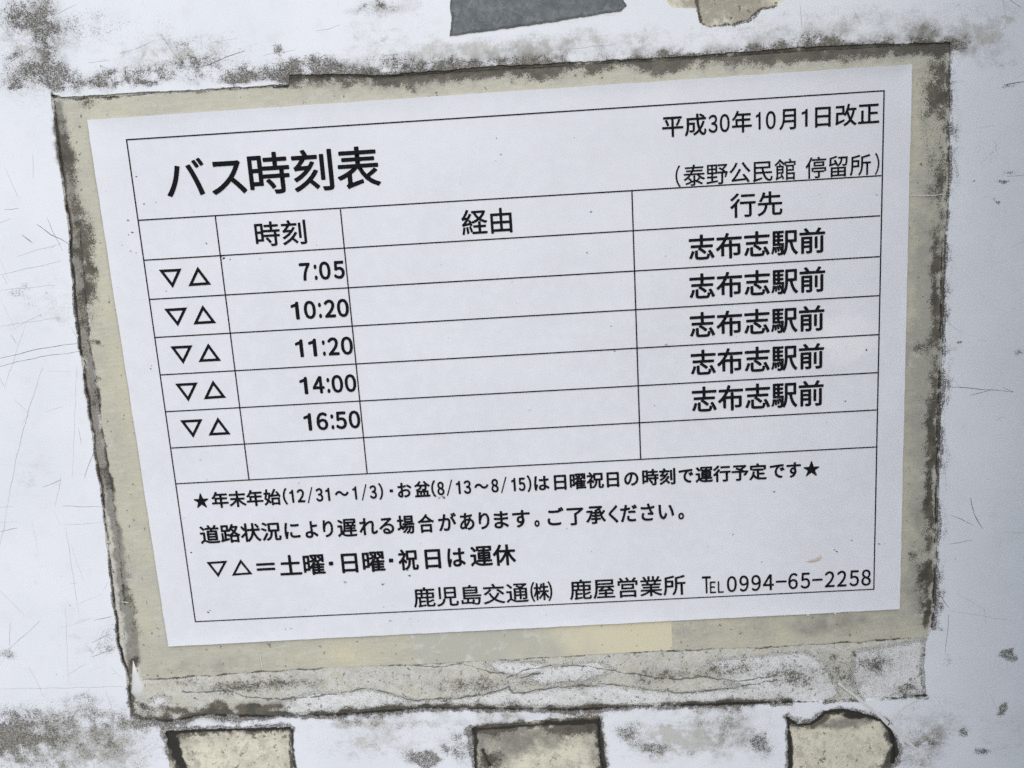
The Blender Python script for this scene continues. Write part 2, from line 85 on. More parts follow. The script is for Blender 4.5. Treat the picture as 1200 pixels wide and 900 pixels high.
WHITE_ZONES = [[(-163.99, -131.86), (-156.1, -127.16), (-151.03, -129.4), (-159.02, -134.9), (-164.69, -136.59)], [(-106.67, -132.99), (-99.35, -131.41), (-90.22, -129.56), (-79.65, -130.52), (-68.85, -129.15), (-60.24, -131.97), (-48.86, -135.72), (-32.87, -135.41), (-20.77, -134.5), (-10.01, -131.96), (-4.54, -134.6), (7.53, -132.91), (20.18, -132.82), (32.11, -132.7), (44.61, -135.32), (60.97, -138.15), (78.45, -137.16), (95.87, -136.94), (104.53, -144.02), (60.83, -143.22), (14.07, -142.26), (-44.81, -138.3), (-80.57, -139.52), (-102.02, -139.16)], [(-19.41, -120.22), (-8.16, -119.68), (5.74, -121.21), (3.36, -126.09), (-5.13, -127.18), (-13.78, -125.15)], [(130.41, -123.1), (144.1, -121.58), (158.4, -119.34), (159.74, -144.67), (148.01, -146.37), (134.12, -146.4), (130.55, -136.9)], [(71.76, -124.07), (95.99, -122.73), (111.49, -122.06), (119.43, -128.6), (125.4, -142.42), (116.73, -147.8), (106.25, -151.94), (104.88, -144.04), (78.51, -134.06)], [(5.63, -123.13), (26.66, -121.59), (33.45, -125.81), (22.72, -131.02), (5.14, -131.62), (-5.28, -129.49)]]
CRACKS = [[(-66.32, -115.2), (-57.06, -116.61), (-49.09, -119.36), (-39.85, -121.15), (-29.2, -119.81), (-20.11, -123.52), (-10.91, -125.96), (-3.99, -127.63), (3.12, -126.08)], [(-79.66, -130.65), (-70.0, -128.83), (-60.8, -131.67), (-56.24, -133.49), (-48.75, -135.86), (-41.02, -135.36), (-32.78, -135.8), (-20.89, -134.49), (-13.72, -132.93), (-10.1, -131.56), (-9.12, -134.48), (-4.43, -134.73), (7.42, -132.78), (20.3, -132.83), (31.99, -132.82), (44.72, -135.45), (60.97, -138.28)], [(-11.04, -127.89), (-2.62, -124.48), (5.64, -123.0), (20.74, -123.83), (29.97, -125.62), (38.0, -128.24), (43.79, -128.95), (53.02, -131.38), (61.13, -132.08)], [(-145.82, -126.41), (-141.17, -127.31), (-126.81, -127.05), (-117.71, -130.55), (-109.53, -131.91), (-91.63, -131.57), (-79.66, -130.65)], [(61.13, -132.08), (68.13, -130.92), (76.21, -132.65), (84.3, -134.38), (93.59, -132.95), (99.37, -132.88)], [(60.97, -138.28), (72.63, -137.88), (84.27, -136.7), (95.88, -135.01), (100.52, -134.62)]]
SCRATCHES = [([(-107.03, 119.8), (-98.3, 122.47), (-88.05, 125.31)], 0.25, 0.9), ([(-133.31, 127.12), (-125.28, 128.94), (-119.73, 130.91)], 0.15, 0.5), ([(-145.16, 124.96), (-137.36, 125.04)], 0.15, 0.5), ([(-128.12, 120.3), (-123.96, 127.39)], 0.12, 0.4), ([(-173.58, 68.72), (-168.77, 64.61), (-165.18, 62.79), (-162.34, 60.38)], 0.31, 1.0), ([(-179.68, 65.3), (-176.38, 61.9)], 0.34, 0.9), ([(-194.24, 31.44), (-170.75, 33.31)], 0.12, 0.35), ([(-196.51, 18.89), (-179.31, 21.87), (-165.17, 23.01)], 0.22, 0.7), ([(-197.05, 15.89), (-180.87, 18.61), (-165.38, 19.68)], 0.19, 0.6), ([(-180.56, 14.55), (-189.3, -3.0), (-196.7, -19.97), (-205.33, -43.34)], 0.19, 0.5), ([(-166.05, -20.03), (-171.56, -30.99)], 0.19, 0.7), ([(-188.84, -33.89), (-180.83, -31.16)], 0.15, 0.6), ([(-180.54, -29.4), (-185.05, -42.0)], 0.15, 0.5), ([(-182.32, -42.16), (-166.33, -43.44)], 0.15, 0.6), ([(-190.73, 50.89), (-166.56, 54.55)], 0.15, 0.4), ([(-191.78, 45.11), (-170.32, 45.73)], 0.12, 0.25), ([(-182.37, -50.83), (-182.79, -70.27), (-183.2, -87.86)], 0.15, 0.45), ([(-219.1, -106.15), (-210.78, -99.67), (-199.68, -91.11)], 0.19, 0.5), ([(-221.68, -120.45), (-193.01, -121.62), (-169.0, -122.14)], 0.19, 0.5), ([(-188.21, -86.06), (-192.63, -119.29)], 0.12, 0.35), ([(-180.8, -108.26), (-171.37, -104.92)], 0.22, 0.7), ([(-180.12, -101.75), (-171.42, -98.4)], 0.15, 0.6), ([(-177.5, -91.97), (-169.84, -90.5)], 0.19, 0.7), ([(-182.94, -50.07), (-163.92, -50.08)], 0.12, 0.3), ([(-209.22, -51.47), (-202.08, -50.42)], 0.22, 0.8), ([(-204.99, -43.36), (-210.33, -57.62)], 0.15, 0.5), ([(162.45, -13.59), (177.62, -15.85), (189.88, -17.59)], 0.22, 0.9), ([(180.85, -16.38), (173.52, -17.95)], 0.19, 0.8), ([(189.88, -17.59), (185.62, -15.66)], 0.15, 0.6), ([(175.0, -59.36), (175.77, -62.59), (176.87, -65.48)], 0.31, 1.0), ([(176.21, -65.45), (178.34, -69.48), (180.44, -72.46)], 0.34, 1.0), ([(167.3, -66.0), (176.4, -70.8)], 0.19, 0.6), ([(167.69, -78.55), (176.62, -76.9)], 0.19, 0.7), ([(163.26, -98.35), (168.2, -105.66)], 0.25, 0.9), ([(168.3, -108.64), (167.91, -117.99), (167.13, -126.26)], 0.19, 0.6), ([(162.93, -29.86), (165.67, -56.0)], 0.12, 0.35), ([(167.56, -106.74), (194.86, -113.11)], 0.12, 0.3), ([(181.17, 95.61), (188.32, 96.6)], 0.31, 0.7), ([(150.13, -83.7), (160.04, -78.83)], 0.15, 0.4), ([(-183.01, 57.51), (-165.45, 61.21)], 0.12, 0.3), ([(-196.97, 7.06), (-184.29, 31.49)], 0.12, 0.3), ([(-176.3, -30.71), (-167.34, 13.75)], 0.11, 0.25), ([(-155.84, 141.16), (-145.97, 144.83)], 0.15, 0.4), ([(7.23, 117.57), (43.75, 118.65)], 0.15, 0.3), ([(109.1, 127.82), (109.98, 120.61)], 0.19, 0.3), ([(127.84, 125.14), (130.89, 119.23)], 0.15, 0.3)]
PALE_SCRATCHES = [([(124.32, -136.56), (141.16, -152.25), (162.64, -175.18)], 1.6), ([(148.0, 58.81), (161.87, 58.38)], 0.3), ([(-164.67, -84.37), (-161.59, -84.92)], 0.4), ([(144.73, -157.15), (151.53, -148.9), (161.81, -144.4)], 0.8), ([(-111.06, -110.17), (-111.29, -117.88)], 0.3)]
PAPER_SPECKS = [(-133.58, 83.71, 0.54, 0.26), (-132.2, 73.66, 0.68, 0.3), (-127.66, 74.0, 0.51, 0.42), (-139.13, 68.12, 0.75, 0.13), (-138.2, 63.64, 0.68, 0.34), (-139.62, 62.77, 0.54, 0.42), (-142.75, 59.15, 0.51, 0.51), (-139.88, 56.73, 0.68, 0.42), (-137.73, 55.96, 0.44, 0.51), (-110.96, 57.79, 0.82, 0.42), (-105.31, 51.69, 1.19, 0.3), (-106.19, 52.38, 0.75, 0.26), (-102.79, 51.21, 0.68, 0.42), (-91.53, 50.82, 0.68, 0.59), (-69.87, 54.57, 0.44, 0.42), (-138.74, 11.34, 0.75, 0.42), (-138.22, 12.66, 0.48, 0.42), (-124.56, -26.33, 0.75, 0.59), (-0.22, 88.92, 0.54, 0.47), (0.94, 83.08, 0.68, 0.47), (27.91, 87.41, 0.41, 0.26), (32.81, 60.38, 0.82, 0.51), (30.52, 45.42, 0.88, 0.47), (-128.55, 40.86, 0.48, 0.34), (-14.45, 73.63, 0.51, 0.64), (38.19, 17.18, 0.68, 0.51), (58.5, 8.69, 0.88, 0.47), (39.07, 7.56, 0.82, 0.42), (53.52, -14.8, 0.48, 0.34), (133.91, 2.11, 0.75, 0.34), (126.08, -17.46, 0.82, 0.51), (98.89, -52.46, 0.75, 0.34), (82.68, -69.35, 0.68, 0.51), (17.19, -63.05, 0.54, 0.42), (26.5, -73.37, 0.41, 0.17), (28.04, -69.46, 0.41, 0.51), (-72.81, -80.95, 1.02, 0.51), (-57.74, -82.55, 1.36, 0.47), (-46.76, -79.47, 1.19, 0.42), (-47.26, -77.22, 0.68, 0.42), (-58.33, -92.59, 0.68, 0.59), (-56.12, -98.74, 0.85, 0.59), (-45.03, -99.36, 0.41, 0.42), (-41.13, -65.86, 0.54, 0.59), (-130.1, -90.83, 0.82, 0.26), (-129.3, -90.12, 0.54, 0.26), (-97.16, -99.86, 0.68, 0.42), (-99.3, -100.12, 0.68, 0.51), (-90.32, -91.92, 0.41, 0.42), (93.97, -81.59, 0.68, 0.47), (123.24, -78.9, 0.82, 0.38), (122.57, -78.13, 0.54, 0.34), (129.24, -74.54, 0.68, 0.51), (139.96, -76.6, 1.02, 0.51), (141.96, -76.71, 0.54, 0.42), (145.15, -86.33, 0.68, 0.51), (-38.69, -85.85, 0.48, 0.51), (-30.4, -47.05, 1.7, 0.47), (-32.11, -47.31, 1.02, 0.51), (-133.53, -64.59, 1.02, 0.59), (-48.43, -98.41, 0.51, 0.59), (116.13, 61.3, 0.48, 0.51), (136.86, 59.98, 0.68, 0.51), (152.74, 28.55, 0.51, 0.17), (59.53, 42.33, 0.51, 0.64), (5.31, -13.62, 0.68, 0.68), (1.96, 36.32, 0.54, 0.68), (-24.04, 44.36, 0.34, 0.42), (-87.05, -38.06, 0.68, 0.59), (-43.79, -45.56, 0.48, 0.51), (6.97, -99.62, 0.61, 0.64), (72.83, -73.84, 0.54, 0.59), (88.21, 62.45, 0.54, 0.55)]
FILM_GLARE_BLOBS = [(129.03, 10.62, 15.92, 8.55, 0.8), (125.91, 2.6, 12.8, 7.3, 0.9), (141.74, 11.48, 7.95, 9.85, 0.5), (103.43, -2.67, 9.66, 5.35, 0.4), (116.28, 9.77, 12.77, 13.22, 0.4), (142.84, 37.11, 3.76, 19.23, 0.3), (98.67, 7.56, 9.61, 13.27, 0.25)]
BURRS = [(111.83, -105.49, 0.68), (109.79, -105.0, 0.43), (121.71, -104.92, 0.74), (124.1, -105.05, 0.81), (122.74, -105.53, 0.56), (128.18, -104.91, 0.5), (130.22, -104.83, 0.37), (102.96, -105.36, 0.31)]
GAP_SHADE_DIRT = [([(-154.65, -144.71), (-135.13, -144.95), (-102.79, -145.88)], 1.12, 1.05), ([(-153.38, -145.98), (-152.15, -155.32), (-150.04, -166.43)], 2.48, 1.3), ([(-102.43, -145.9), (-102.49, -155.93), (-102.55, -166.06)], 0.99, 1.05), ([(-25.74, -149.21), (-25.52, -156.0), (-26.9, -170.04)], 0.99, 1.05), ([(26.1, -149.21), (26.42, -165.58), (27.17, -172.88)], 1.55, 1.2), ([(4.13, -149.22), (26.1, -149.21)], 1.4, 1.0), ([(-25.83, -150.4), (4.11, -149.62)], 0.87, 0.95), ([(104.15, -151.83), (104.8, -166.92), (105.12, -176.98)], 1.12, 1.1), ([(103.8, -151.81), (107.99, -155.18), (113.25, -155.46), (119.18, -150.28), (126.15, -149.48), (136.64, -152.79), (142.61, -155.86), (146.9, -161.21), (148.43, -168.04), (147.15, -174.36)], 1.05, 1.05), ([(146.56, -161.99), (147.79, -171.2)], 1.71, 1.0), ([(121.98, -151.21), (134.21, -153.44)], 1.86, 0.7), ([(-166.6, -137.28), (-152.42, -139.23), (-137.72, -137.24), (-105.68, -139.76), (-80.65, -140.31), (-44.88, -139.08), (14.03, -143.04), (60.82, -143.61), (105.22, -144.44)], 0.56, 0.8), ([(60.82, -143.61), (105.22, -144.44), (134.11, -145.62), (160.08, -144.3)], 0.46, 0.8), ([(-160.11, 114.95), (-160.47, 97.74), (-161.46, 66.69), (-162.73, 53.03), (-164.67, 23.65), (-165.11, -10.32), (-165.99, -45.62), (-167.2, -70.04), (-167.92, -86.07), (-168.84, -101.22), (-167.47, -115.58), (-168.45, -136.38)], 0.46, 0.9), ([(-157.78, 66.46), (-159.02, 52.79), (-160.89, 23.42), (-161.26, -10.55), (-162.06, -45.85), (-163.22, -70.27), (-163.91, -86.29)], 0.31, 0.75), ([(-163.77, -45.75), (-164.95, -70.17), (-165.65, -86.2), (-166.55, -101.35)], 0.74, 0.6), ([(160.95, 108.59), (161.79, 81.16), (161.92, 56.84), (161.31, 35.96), (161.62, 3.71), (161.63, -29.78), (161.97, -64.62), (162.32, -100.88), (162.03, -115.03)], 0.53, 0.75), ([(-161.48, -119.81), (-78.41, -118.52), (-47.8, -119.43), (57.34, -118.69), (109.78, -119.3), (158.72, -118.61)], 0.25, 0.6), ([(-159.84, 113.74), (-155.59, 112.86), (-74.17, 112.02)], 0.34, 0.75), ([(-73.56, 114.65), (-54.42, 114.28), (-42.22, 112.89), (-1.34, 112.86), (27.35, 112.44), (67.74, 111.83), (106.97, 112.15), (137.87, 111.56), (161.47, 110.87)], 0.43, 0.7), ([(73.69, 133.02), (73.59, 128.76), (74.68, 124.11), (78.24, 122.43), (86.05, 122.49), (91.16, 124.16), (95.08, 126.76), (101.65, 128.03)], 0.37, 0.5), ([(-46.54, -158.9), (-29.56, -162.21)], 0.31, 0.4), ([(-23.31, -160.13), (-20.25, -167.55)], 1.24, 0.9)]
WORN_BLOBS = [(22.62, 120.63, 78.35, 5.81, 0.6), (127.9, 119.42, 44.67, 10.4, 0.5), (-37.77, 127.52, 18.2, 11.61, 0.45), (172.69, 113.58, 17.85, 11.6, 0.55), (-108.69, 125.79, 39.81, 10.53, 0.5), (-167.04, 130.23, 15.4, 23.59, 0.65), (-197.31, -147.66, 46.97, 17.78, 0.95), (-64.14, -154.75, 32.15, 12.06, 0.55), (60.45, -157.39, 38.75, 16.0, 0.65), (157.06, -162.55, 20.96, 20.01, 0.6), (186.13, -66.02, 13.21, 74.07, 0.28), (178.8, 34.86, 12.48, 38.89, 0.3), (-172.81, 40.66, 19.51, 19.66, 0.36), (-183.02, -104.28, 17.65, 23.19, 0.36), (-191.57, -29.82, 16.97, 28.6, 0.3), (193.69, -163.71, 13.93, 15.95, 0.45), (-45.37, -144.98, 141.11, 3.16, 0.5)]
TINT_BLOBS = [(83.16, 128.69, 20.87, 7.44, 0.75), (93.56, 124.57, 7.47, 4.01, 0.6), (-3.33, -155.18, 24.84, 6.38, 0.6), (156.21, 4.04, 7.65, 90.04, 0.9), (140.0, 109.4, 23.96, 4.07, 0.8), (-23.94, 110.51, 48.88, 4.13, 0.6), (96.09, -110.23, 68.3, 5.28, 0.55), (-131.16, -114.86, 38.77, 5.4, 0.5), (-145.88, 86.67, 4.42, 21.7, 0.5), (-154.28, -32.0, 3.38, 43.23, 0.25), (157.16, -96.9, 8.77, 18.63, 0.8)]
GAP_SHADE_DIRT = [([(-154.65, -144.71), (-135.13, -144.95), (-102.79, -145.88)], 1.12, 1.05), ([(-153.38, -145.98), (-152.15, -155.32), (-150.04, -166.43)], 2.48, 1.3), ([(-102.43, -145.9), (-102.49, -155.93), (-102.55, -166.06)], 0.99, 1.05), ([(-25.74, -149.21), (-25.52, -156.0), (-26.9, -170.04)], 0.99, 1.05), ([(26.1, -149.21), (26.42, -165.58), (27.17, -172.88)], 1.55, 1.2), ([(4.13, -149.22), (26.1, -149.21)], 1.4, 1.0), ([(-25.83, -150.4), (4.11, -149.62)], 0.87, 0.95), ([(104.15, -151.83), (104.8, -166.92), (105.12, -176.98)], 1.12, 1.1), ([(103.8, -151.81), (107.99, -155.18), (113.25, -155.46), (119.18, -150.28), (126.15, -149.48), (136.64, -152.79), (142.61, -155.86), (146.9, -161.21), (148.43, -168.04), (147.15, -174.36)], 1.05, 1.05), ([(146.56, -161.99), (147.79, -171.2)], 1.71, 1.0), ([(121.98, -151.21), (134.21, -153.44)], 1.86, 0.7), ([(-166.6, -137.28), (-152.42, -139.23), (-137.72, -137.24), (-105.68, -139.76), (-80.65, -140.31), (-44.88, -139.08), (14.03, -143.04), (60.82, -143.61), (105.22, -144.44)], 0.56, 0.8), ([(60.82, -143.61), (105.22, -144.44), (134.11, -145.62), (160.08, -144.3)], 0.46, 0.8), ([(-160.11, 114.95), (-160.47, 97.74), (-161.46, 66.69), (-162.73, 53.03), (-164.67, 23.65), (-165.11, -10.32), (-165.99, -45.62), (-167.2, -70.04), (-167.92, -86.07), (-168.84, -101.22), (-167.47, -115.58), (-168.45, -136.38)], 0.46, 0.9), ([(-157.78, 66.46), (-159.02, 52.79), (-160.89, 23.42), (-161.26, -10.55), (-162.06, -45.85), (-163.22, -70.27), (-163.91, -86.29)], 0.31, 0.75), ([(-163.77, -45.75), (-164.95, -70.17), (-165.65, -86.2), (-166.55, -101.35)], 0.74, 0.6), ([(160.95, 108.59), (161.79, 81.16), (161.92, 56.84), (161.31, 35.96), (161.62, 3.71), (161.63, -29.78), (161.97, -64.62), (162.32, -100.88), (162.03, -115.03)], 0.53, 0.75), ([(-161.48, -119.81), (-78.41, -118.52), (-47.8, -119.43), (57.34, -118.69), (109.78, -119.3), (158.72, -118.61)], 0.25, 0.6), ([(-159.84, 113.74), (-155.59, 112.86), (-74.17, 112.02)], 0.34, 0.75), ([(-73.56, 114.65), (-54.42, 114.28), (-42.22, 112.89), (-1.34, 112.86), (27.35, 112.44), (67.74, 111.83), (106.97, 112.15), (137.87, 111.56), (161.47, 110.87)], 0.43, 0.7), ([(73.69, 133.02), (73.59, 128.76), (74.68, 124.11), (78.24, 122.43), (86.05, 122.49), (91.16, 124.16), (95.08, 126.76), (101.65, 128.03)], 0.37, 0.5), ([(-46.54, -158.9), (-29.56, -162.21)], 0.31, 0.4), ([(-23.31, -160.13), (-20.25, -167.55)], 1.24, 0.9)]  # patch rims: painted dark of the deep recess; seams and grooves: dirt


# ------------------------------------------------------------------ numpy helpers
def hash01(ix, iy, seed):
    h = (ix.astype(np.int64) * 374761393 + iy.astype(np.int64) * 668265263 + seed * 1442695041) & 0x7fffffff
    h = ((h ^ (h >> 13)) * 1274126177) & 0x7fffffff
    h = h ^ (h >> 16)
    return (h & 0xffff) / 65535.0

def vnoise(x, y, seed=0):
    ix = np.floor(x); iy = np.floor(y); fx = x - ix; fy = y - iy
    fx = fx * fx * (3 - 2 * fx); fy = fy * fy * (3 - 2 * fy)
    a = hash01(ix, iy, seed); b = hash01(ix + 1, iy, seed); c = hash01(ix, iy + 1, seed); d = hash01(ix + 1, iy + 1, seed)
    return (a * (1 - fx) + b * fx) * (1 - fy) + (c * (1 - fx) + d * fx) * fy

def fbm(x, y, cell, octaves=4, seed=0):
    s = 0; a = 1; t = 0
    x = x / cell; y = y / cell
    for o in range(octaves):
        s = s + a * vnoise(x, y, seed + o * 17); t += a; a *= 0.55
        x, y = x * 1.6 + y * 1.2 + 3.1, y * 1.6 - x * 1.2 + 7.7
    return s / t

def seg_dist(px, py, a, b):
    ax, ay = a; bx, by = b; dx, dy = bx - ax, by - ay
    t = np.clip(((px - ax) * dx + (py - ay) * dy) / (dx * dx + dy * dy + 1e-12), 0, 1)
    return np.hypot(px - ax - t * dx, py - ay - t * dy)

def poly_sdf(px, py, poly):                   # negative inside
    d = np.full(px.shape, 1e9); ins = np.zeros(px.shape, bool)
    n = len(poly)
    for i in range(n):
        a, b = poly[i], poly[(i + 1) % n]
        d = np.minimum(d, seg_dist(px, py, a, b))
        if a[1] != b[1]:
            c = ((a[1] > py) != (b[1] > py)) & (px < (b[0] - a[0]) * (py - a[1]) / (b[1] - a[1]) + a[0])
            ins ^= c
    return np.where(ins, -d, d)

def near_poly_sdf(px, py, poly, far=30.0):    # exact near the outline only
    P = np.array(poly); lo = P.min(0) - far; hi = P.max(0) + far
    m = (px > lo[0]) & (px < hi[0]) & (py > lo[1]) & (py < hi[1])
    out = np.full(px.shape, far)
    out[m] = poly_sdf(px[m], py[m], poly)
    return out

def soft_or(acc, v):
    return 1 - (1 - np.clip(acc, 0, 1)) * (1 - np.clip(v, 0, 1))

def field(px, py, strokes, blobs, wob=1.6, even=False):   # density of dirt and painted shade laid along edges and in patches
    qx = px + (fbm(px, py, 7.0, 3, 5) - .5) * wob * 3 + (fbm(px, py, 1.6, 3, 6) - .5) * 1.6
    qy = py + (fbm(px, py, 7.0, 3, 9) - .5) * wob * 3 + (fbm(px, py, 1.6, 3, 10) - .5) * 1.6
    acc = np.zeros(px.shape)
    patchy = np.clip(.05 + 1.9 * fbm(px, py, 16.0, 3, 21), .35, 1.3) * np.clip(.30 + 1.4 * fbm(px, py, 3.2, 4, 23), .4, 1.3)
    for pts, hw, s in strokes:
        best = np.zeros(px.shape)
        # narrow lines keep their course, wide smears wander
        w = min(1.0, .3 + hw / 4.0)
        pm = patchy if s < 1.4 and not even else np.clip(patchy, .75, 1.1)
        ux, uy = px + (qx - px) * w, py + (qy - py) * w
        for a, b in zip(pts[:-1], pts[1:]):
            r = hw * 2.6
            m = (ux > min(a[0], b[0]) - r) & (ux < max(a[0], b[0]) + r) & (uy > min(a[1], b[1]) - r) & (uy < max(a[1], b[1]) + r)
            if m.any():
                d = seg_dist(ux[m], uy[m], a, b)
                best[m] = np.maximum(best[m], s * pm[m] * np.exp(-(d / hw) ** 2))
        acc = np.maximum(acc, best) + 0.35 * np.minimum(acc, best)
    for cx, cy, rx, ry, s in blobs:
        R = 2.4
        m = (abs(qx - cx) < rx * R) & (abs(qy - cy) < ry * R)
        if m.any():
            v = np.zeros(px.shape)
            v[m] = s * (.35 + .65 * patchy[m]) * np.exp(-(((qx[m] - cx) / rx) ** 2 + ((qy[m] - cy) / ry) ** 2))
            acc = np.maximum(acc, v) + 0.35 * np.minimum(acc, v)
    return acc

# ------------------------------------------------------------------ mesh helpers
def link(name, me, parent=None, mats=()):
    o = bpy.data.objects.new(name, me); COL.objects.link(o)
    for m in mats: me.materials.append(m)
    if parent: o.parent = parent
    return o

def empty(name, loc=(0, 0, 0)):
    o = bpy.data.objects.new(name, None); COL.objects.link(o)
    o.location = W3(*loc); o.empty_display_size = .02
    return o

def tag(o, label, cat, group=None):
    o['label'] = label; o['category'] = cat
    if group: o['group'] = group
    return o

def mesh_from_arrays(name, co, faces, attrs=None, mat_idx=None, smooth=True):
    """co: (n,3) board mm; faces: list of equal-length or ragged index tuples"""
    me = bpy.data.meshes.new(name)
    w = np.empty_like(co); w[:, 0] = co[:, 0]; w[:, 1] = -co[:, 2]; w[:, 2] = co[:, 1]
    w = (w * MM).astype(np.float32)
    if isinstance(faces, np.ndarray):
        nf, k = faces.shape
        tot = np.full(nf, k, np.int32); flat = faces.ravel().astype(np.int32)
    else:
        tot = np.array([len(f) for f in faces], np.int32); flat = np.array([i for f in faces for i in f], np.int32)
        nf = len(faces)
    me.vertices.add(len(w)); me.vertices.foreach_set('co', w.ravel())
    me.loops.add(len(flat)); me.loops.foreach_set('vertex_index', flat)
    me.polygons.add(nf)
    st = np.concatenate(([0], np.cumsum(tot)[:-1])).astype(np.int32)
    me.polygons.foreach_set('loop_start', st)
    if mat_idx is not None: me.polygons.foreach_set('material_index', mat_idx.astype(np.int32))
    if smooth: me.polygons.foreach_set('use_smooth', np.ones(nf, bool))
    me.update(calc_edges=True); me.validate()
    for k_, v in (attrs or {}).items():
        a = me.attributes.new(k_, 'FLOAT', 'POINT'); a.data.foreach_set('value', v.astype(np.float32))
    return me

class Sheet:
    """a flat sheet cut from a rectilinear grid where sdf < 0, its rim snapped to the outline and walled down"""
    def __init__(self, xs, ys, sdf, ztop, thick):
        X, Y = np.meshgrid(xs, ys); s = sdf(X, Y)
        gy, gx = np.gradient(s, ys, xs); g2 = gx * gx + gy * gy + 1e-9
        ny, nx = X.shape
        idx = np.arange(nx * ny).reshape(ny, nx)
        cs = (s[:-1, :-1] + s[1:, :-1] + s[:-1, 1:] + s[1:, 1:]) / 4
        keep = cs < 0
        a, b, c, d = idx[:-1, :-1][keep], idx[:-1, 1:][keep], idx[1:, 1:][keep], idx[1:, :-1][keep]
        F = np.stack([a, b, c, d], 1)
        E = np.concatenate([F[:, [0, 1]], F[:, [1, 2]], F[:, [2, 3]], F[:, [3, 0]]])
        key = np.sort(E, 1); code = key[:, 0].astype(np.int64) * (nx * ny) + key[:, 1]
        u, inv, cnt = np.unique(code, return_inverse=True, return_counts=True)
        bE = E[cnt[inv] == 1]
        rim = np.unique(bE)
        x = X.ravel().copy(); y = Y.ravel().copy(); sv = s.ravel(); gxv = gx.ravel(); gyv = gy.ravel(); g2v = g2.ravel()
        inner = rim[(abs(sv[rim]) < 4.0)]
        x[inner] -= sv[inner] * gxv[inner] / g2v[inner]; y[inner] -= sv[inner] * gyv[inner] / g2v[inner]
        used = np.unique(F); remap = np.full(nx * ny, -1); remap[used] = np.arange(len(used))
        F = remap[F]; bE = remap[bE]
        self.x = x[used]; self.y = y[used]; self.s = sv[used]
        self.F = F; self.bE = bE; self.ztop = ztop; self.thick = thick
    def build(self, name, attrs, parent, mats, dz=None, ribbons=None):
        n = len(self.x)
        z = np.full(n, self.ztop) if dz is None else self.ztop + dz
        rim = np.unique(self.bE); nr = len(rim); rtop = np.full(n, -1); rtop[rim] = n + np.arange(nr); rmap = rtop + nr
        co = np.concatenate([np.stack([self.x, self.y, z], 1), np.stack([self.x[rim], self.y[rim], z[rim]], 1), np.stack([self.x[rim], self.y[rim], np.full(nr, self.ztop - self.thick)], 1)])
        q = np.stack([rtop[self.bE[:, 1]], rtop[self.bE[:, 0]], rmap[self.bE[:, 0]], rmap[self.bE[:, 1]]], 1)
        at = {k: np.concatenate([v, v[rim], v[rim]]) for k, v in attrs.items()}
        F = np.concatenate([self.F, q]); mi = np.zeros(len(F))
        if ribbons is not None:
            rc, rf, rm = ribbons
            F = np.concatenate([F, rf + len(co)]); co = np.concatenate([co, rc]); mi = np.concatenate([mi, rm])
            at = {k: np.concatenate([v, np.zeros(len(rc))]) for k, v in at.items()}
        me = mesh_from_arrays(name, co, F, at, mi)
        wall = np.zeros(len(me.polygons), bool); wall[:len(self.F)] = True
        me.polygons.foreach_set('use_smooth', np.ones(len(me.polygons), bool) & wall)
        return link(name, me, parent, mats)

RNG = random.Random(7)
def ribbons(lines, z, widen=1.0):
    """thin tapering scored lines: (points, width, material index)"""
    V, Fq, Mi = [], [], []
    for pts, w, mi in lines:
        P = []
        for a, b in zip(pts[:-1], pts[1:]):
            n = max(2, int(math.hypot(b[0] - a[0], b[1] - a[1]) / 1.5))
            for i in range(n): P.append((a[0] + (b[0] - a[0]) * i / n, a[1] + (b[1] - a[1]) * i / n))
        P.append(pts[-1]); n = len(P)
        ph = RNG.random() * 6
        base = len(V)
        for i, (x, y) in enumerate(P):
            a = P[max(0, i - 1)]; b = P[min(n - 1, i + 1)]
            dx, dy = b[0] - a[0], b[1] - a[1]; L = math.hypot(dx, dy) + 1e-9
            t = i / (n - 1)
            ww = w * widen * .5 * (0.25 + 0.75 * math.sin(math.pi * min(1, max(0, t * .9 + .05))) ** .6) * (0.65 + .5 * RNG.random())
            j = .12 * math.sin(ph + i * .8) + (RNG.random() - .5) * .1
            nx_, ny_ = -dy / L, dx / L
            V.append((x + nx_ * (j + ww), y + ny_ * (j + ww), z)); V.append((x + nx_ * (j - ww), y + ny_ * (j - ww), z))
        for i in range(n - 1):
            k = base + 2 * i
            Fq.append((k, k + 1, k + 3, k + 2)); Mi.append(mi)
    return np.array(V), np.array(Fq), np.array(Mi, float)

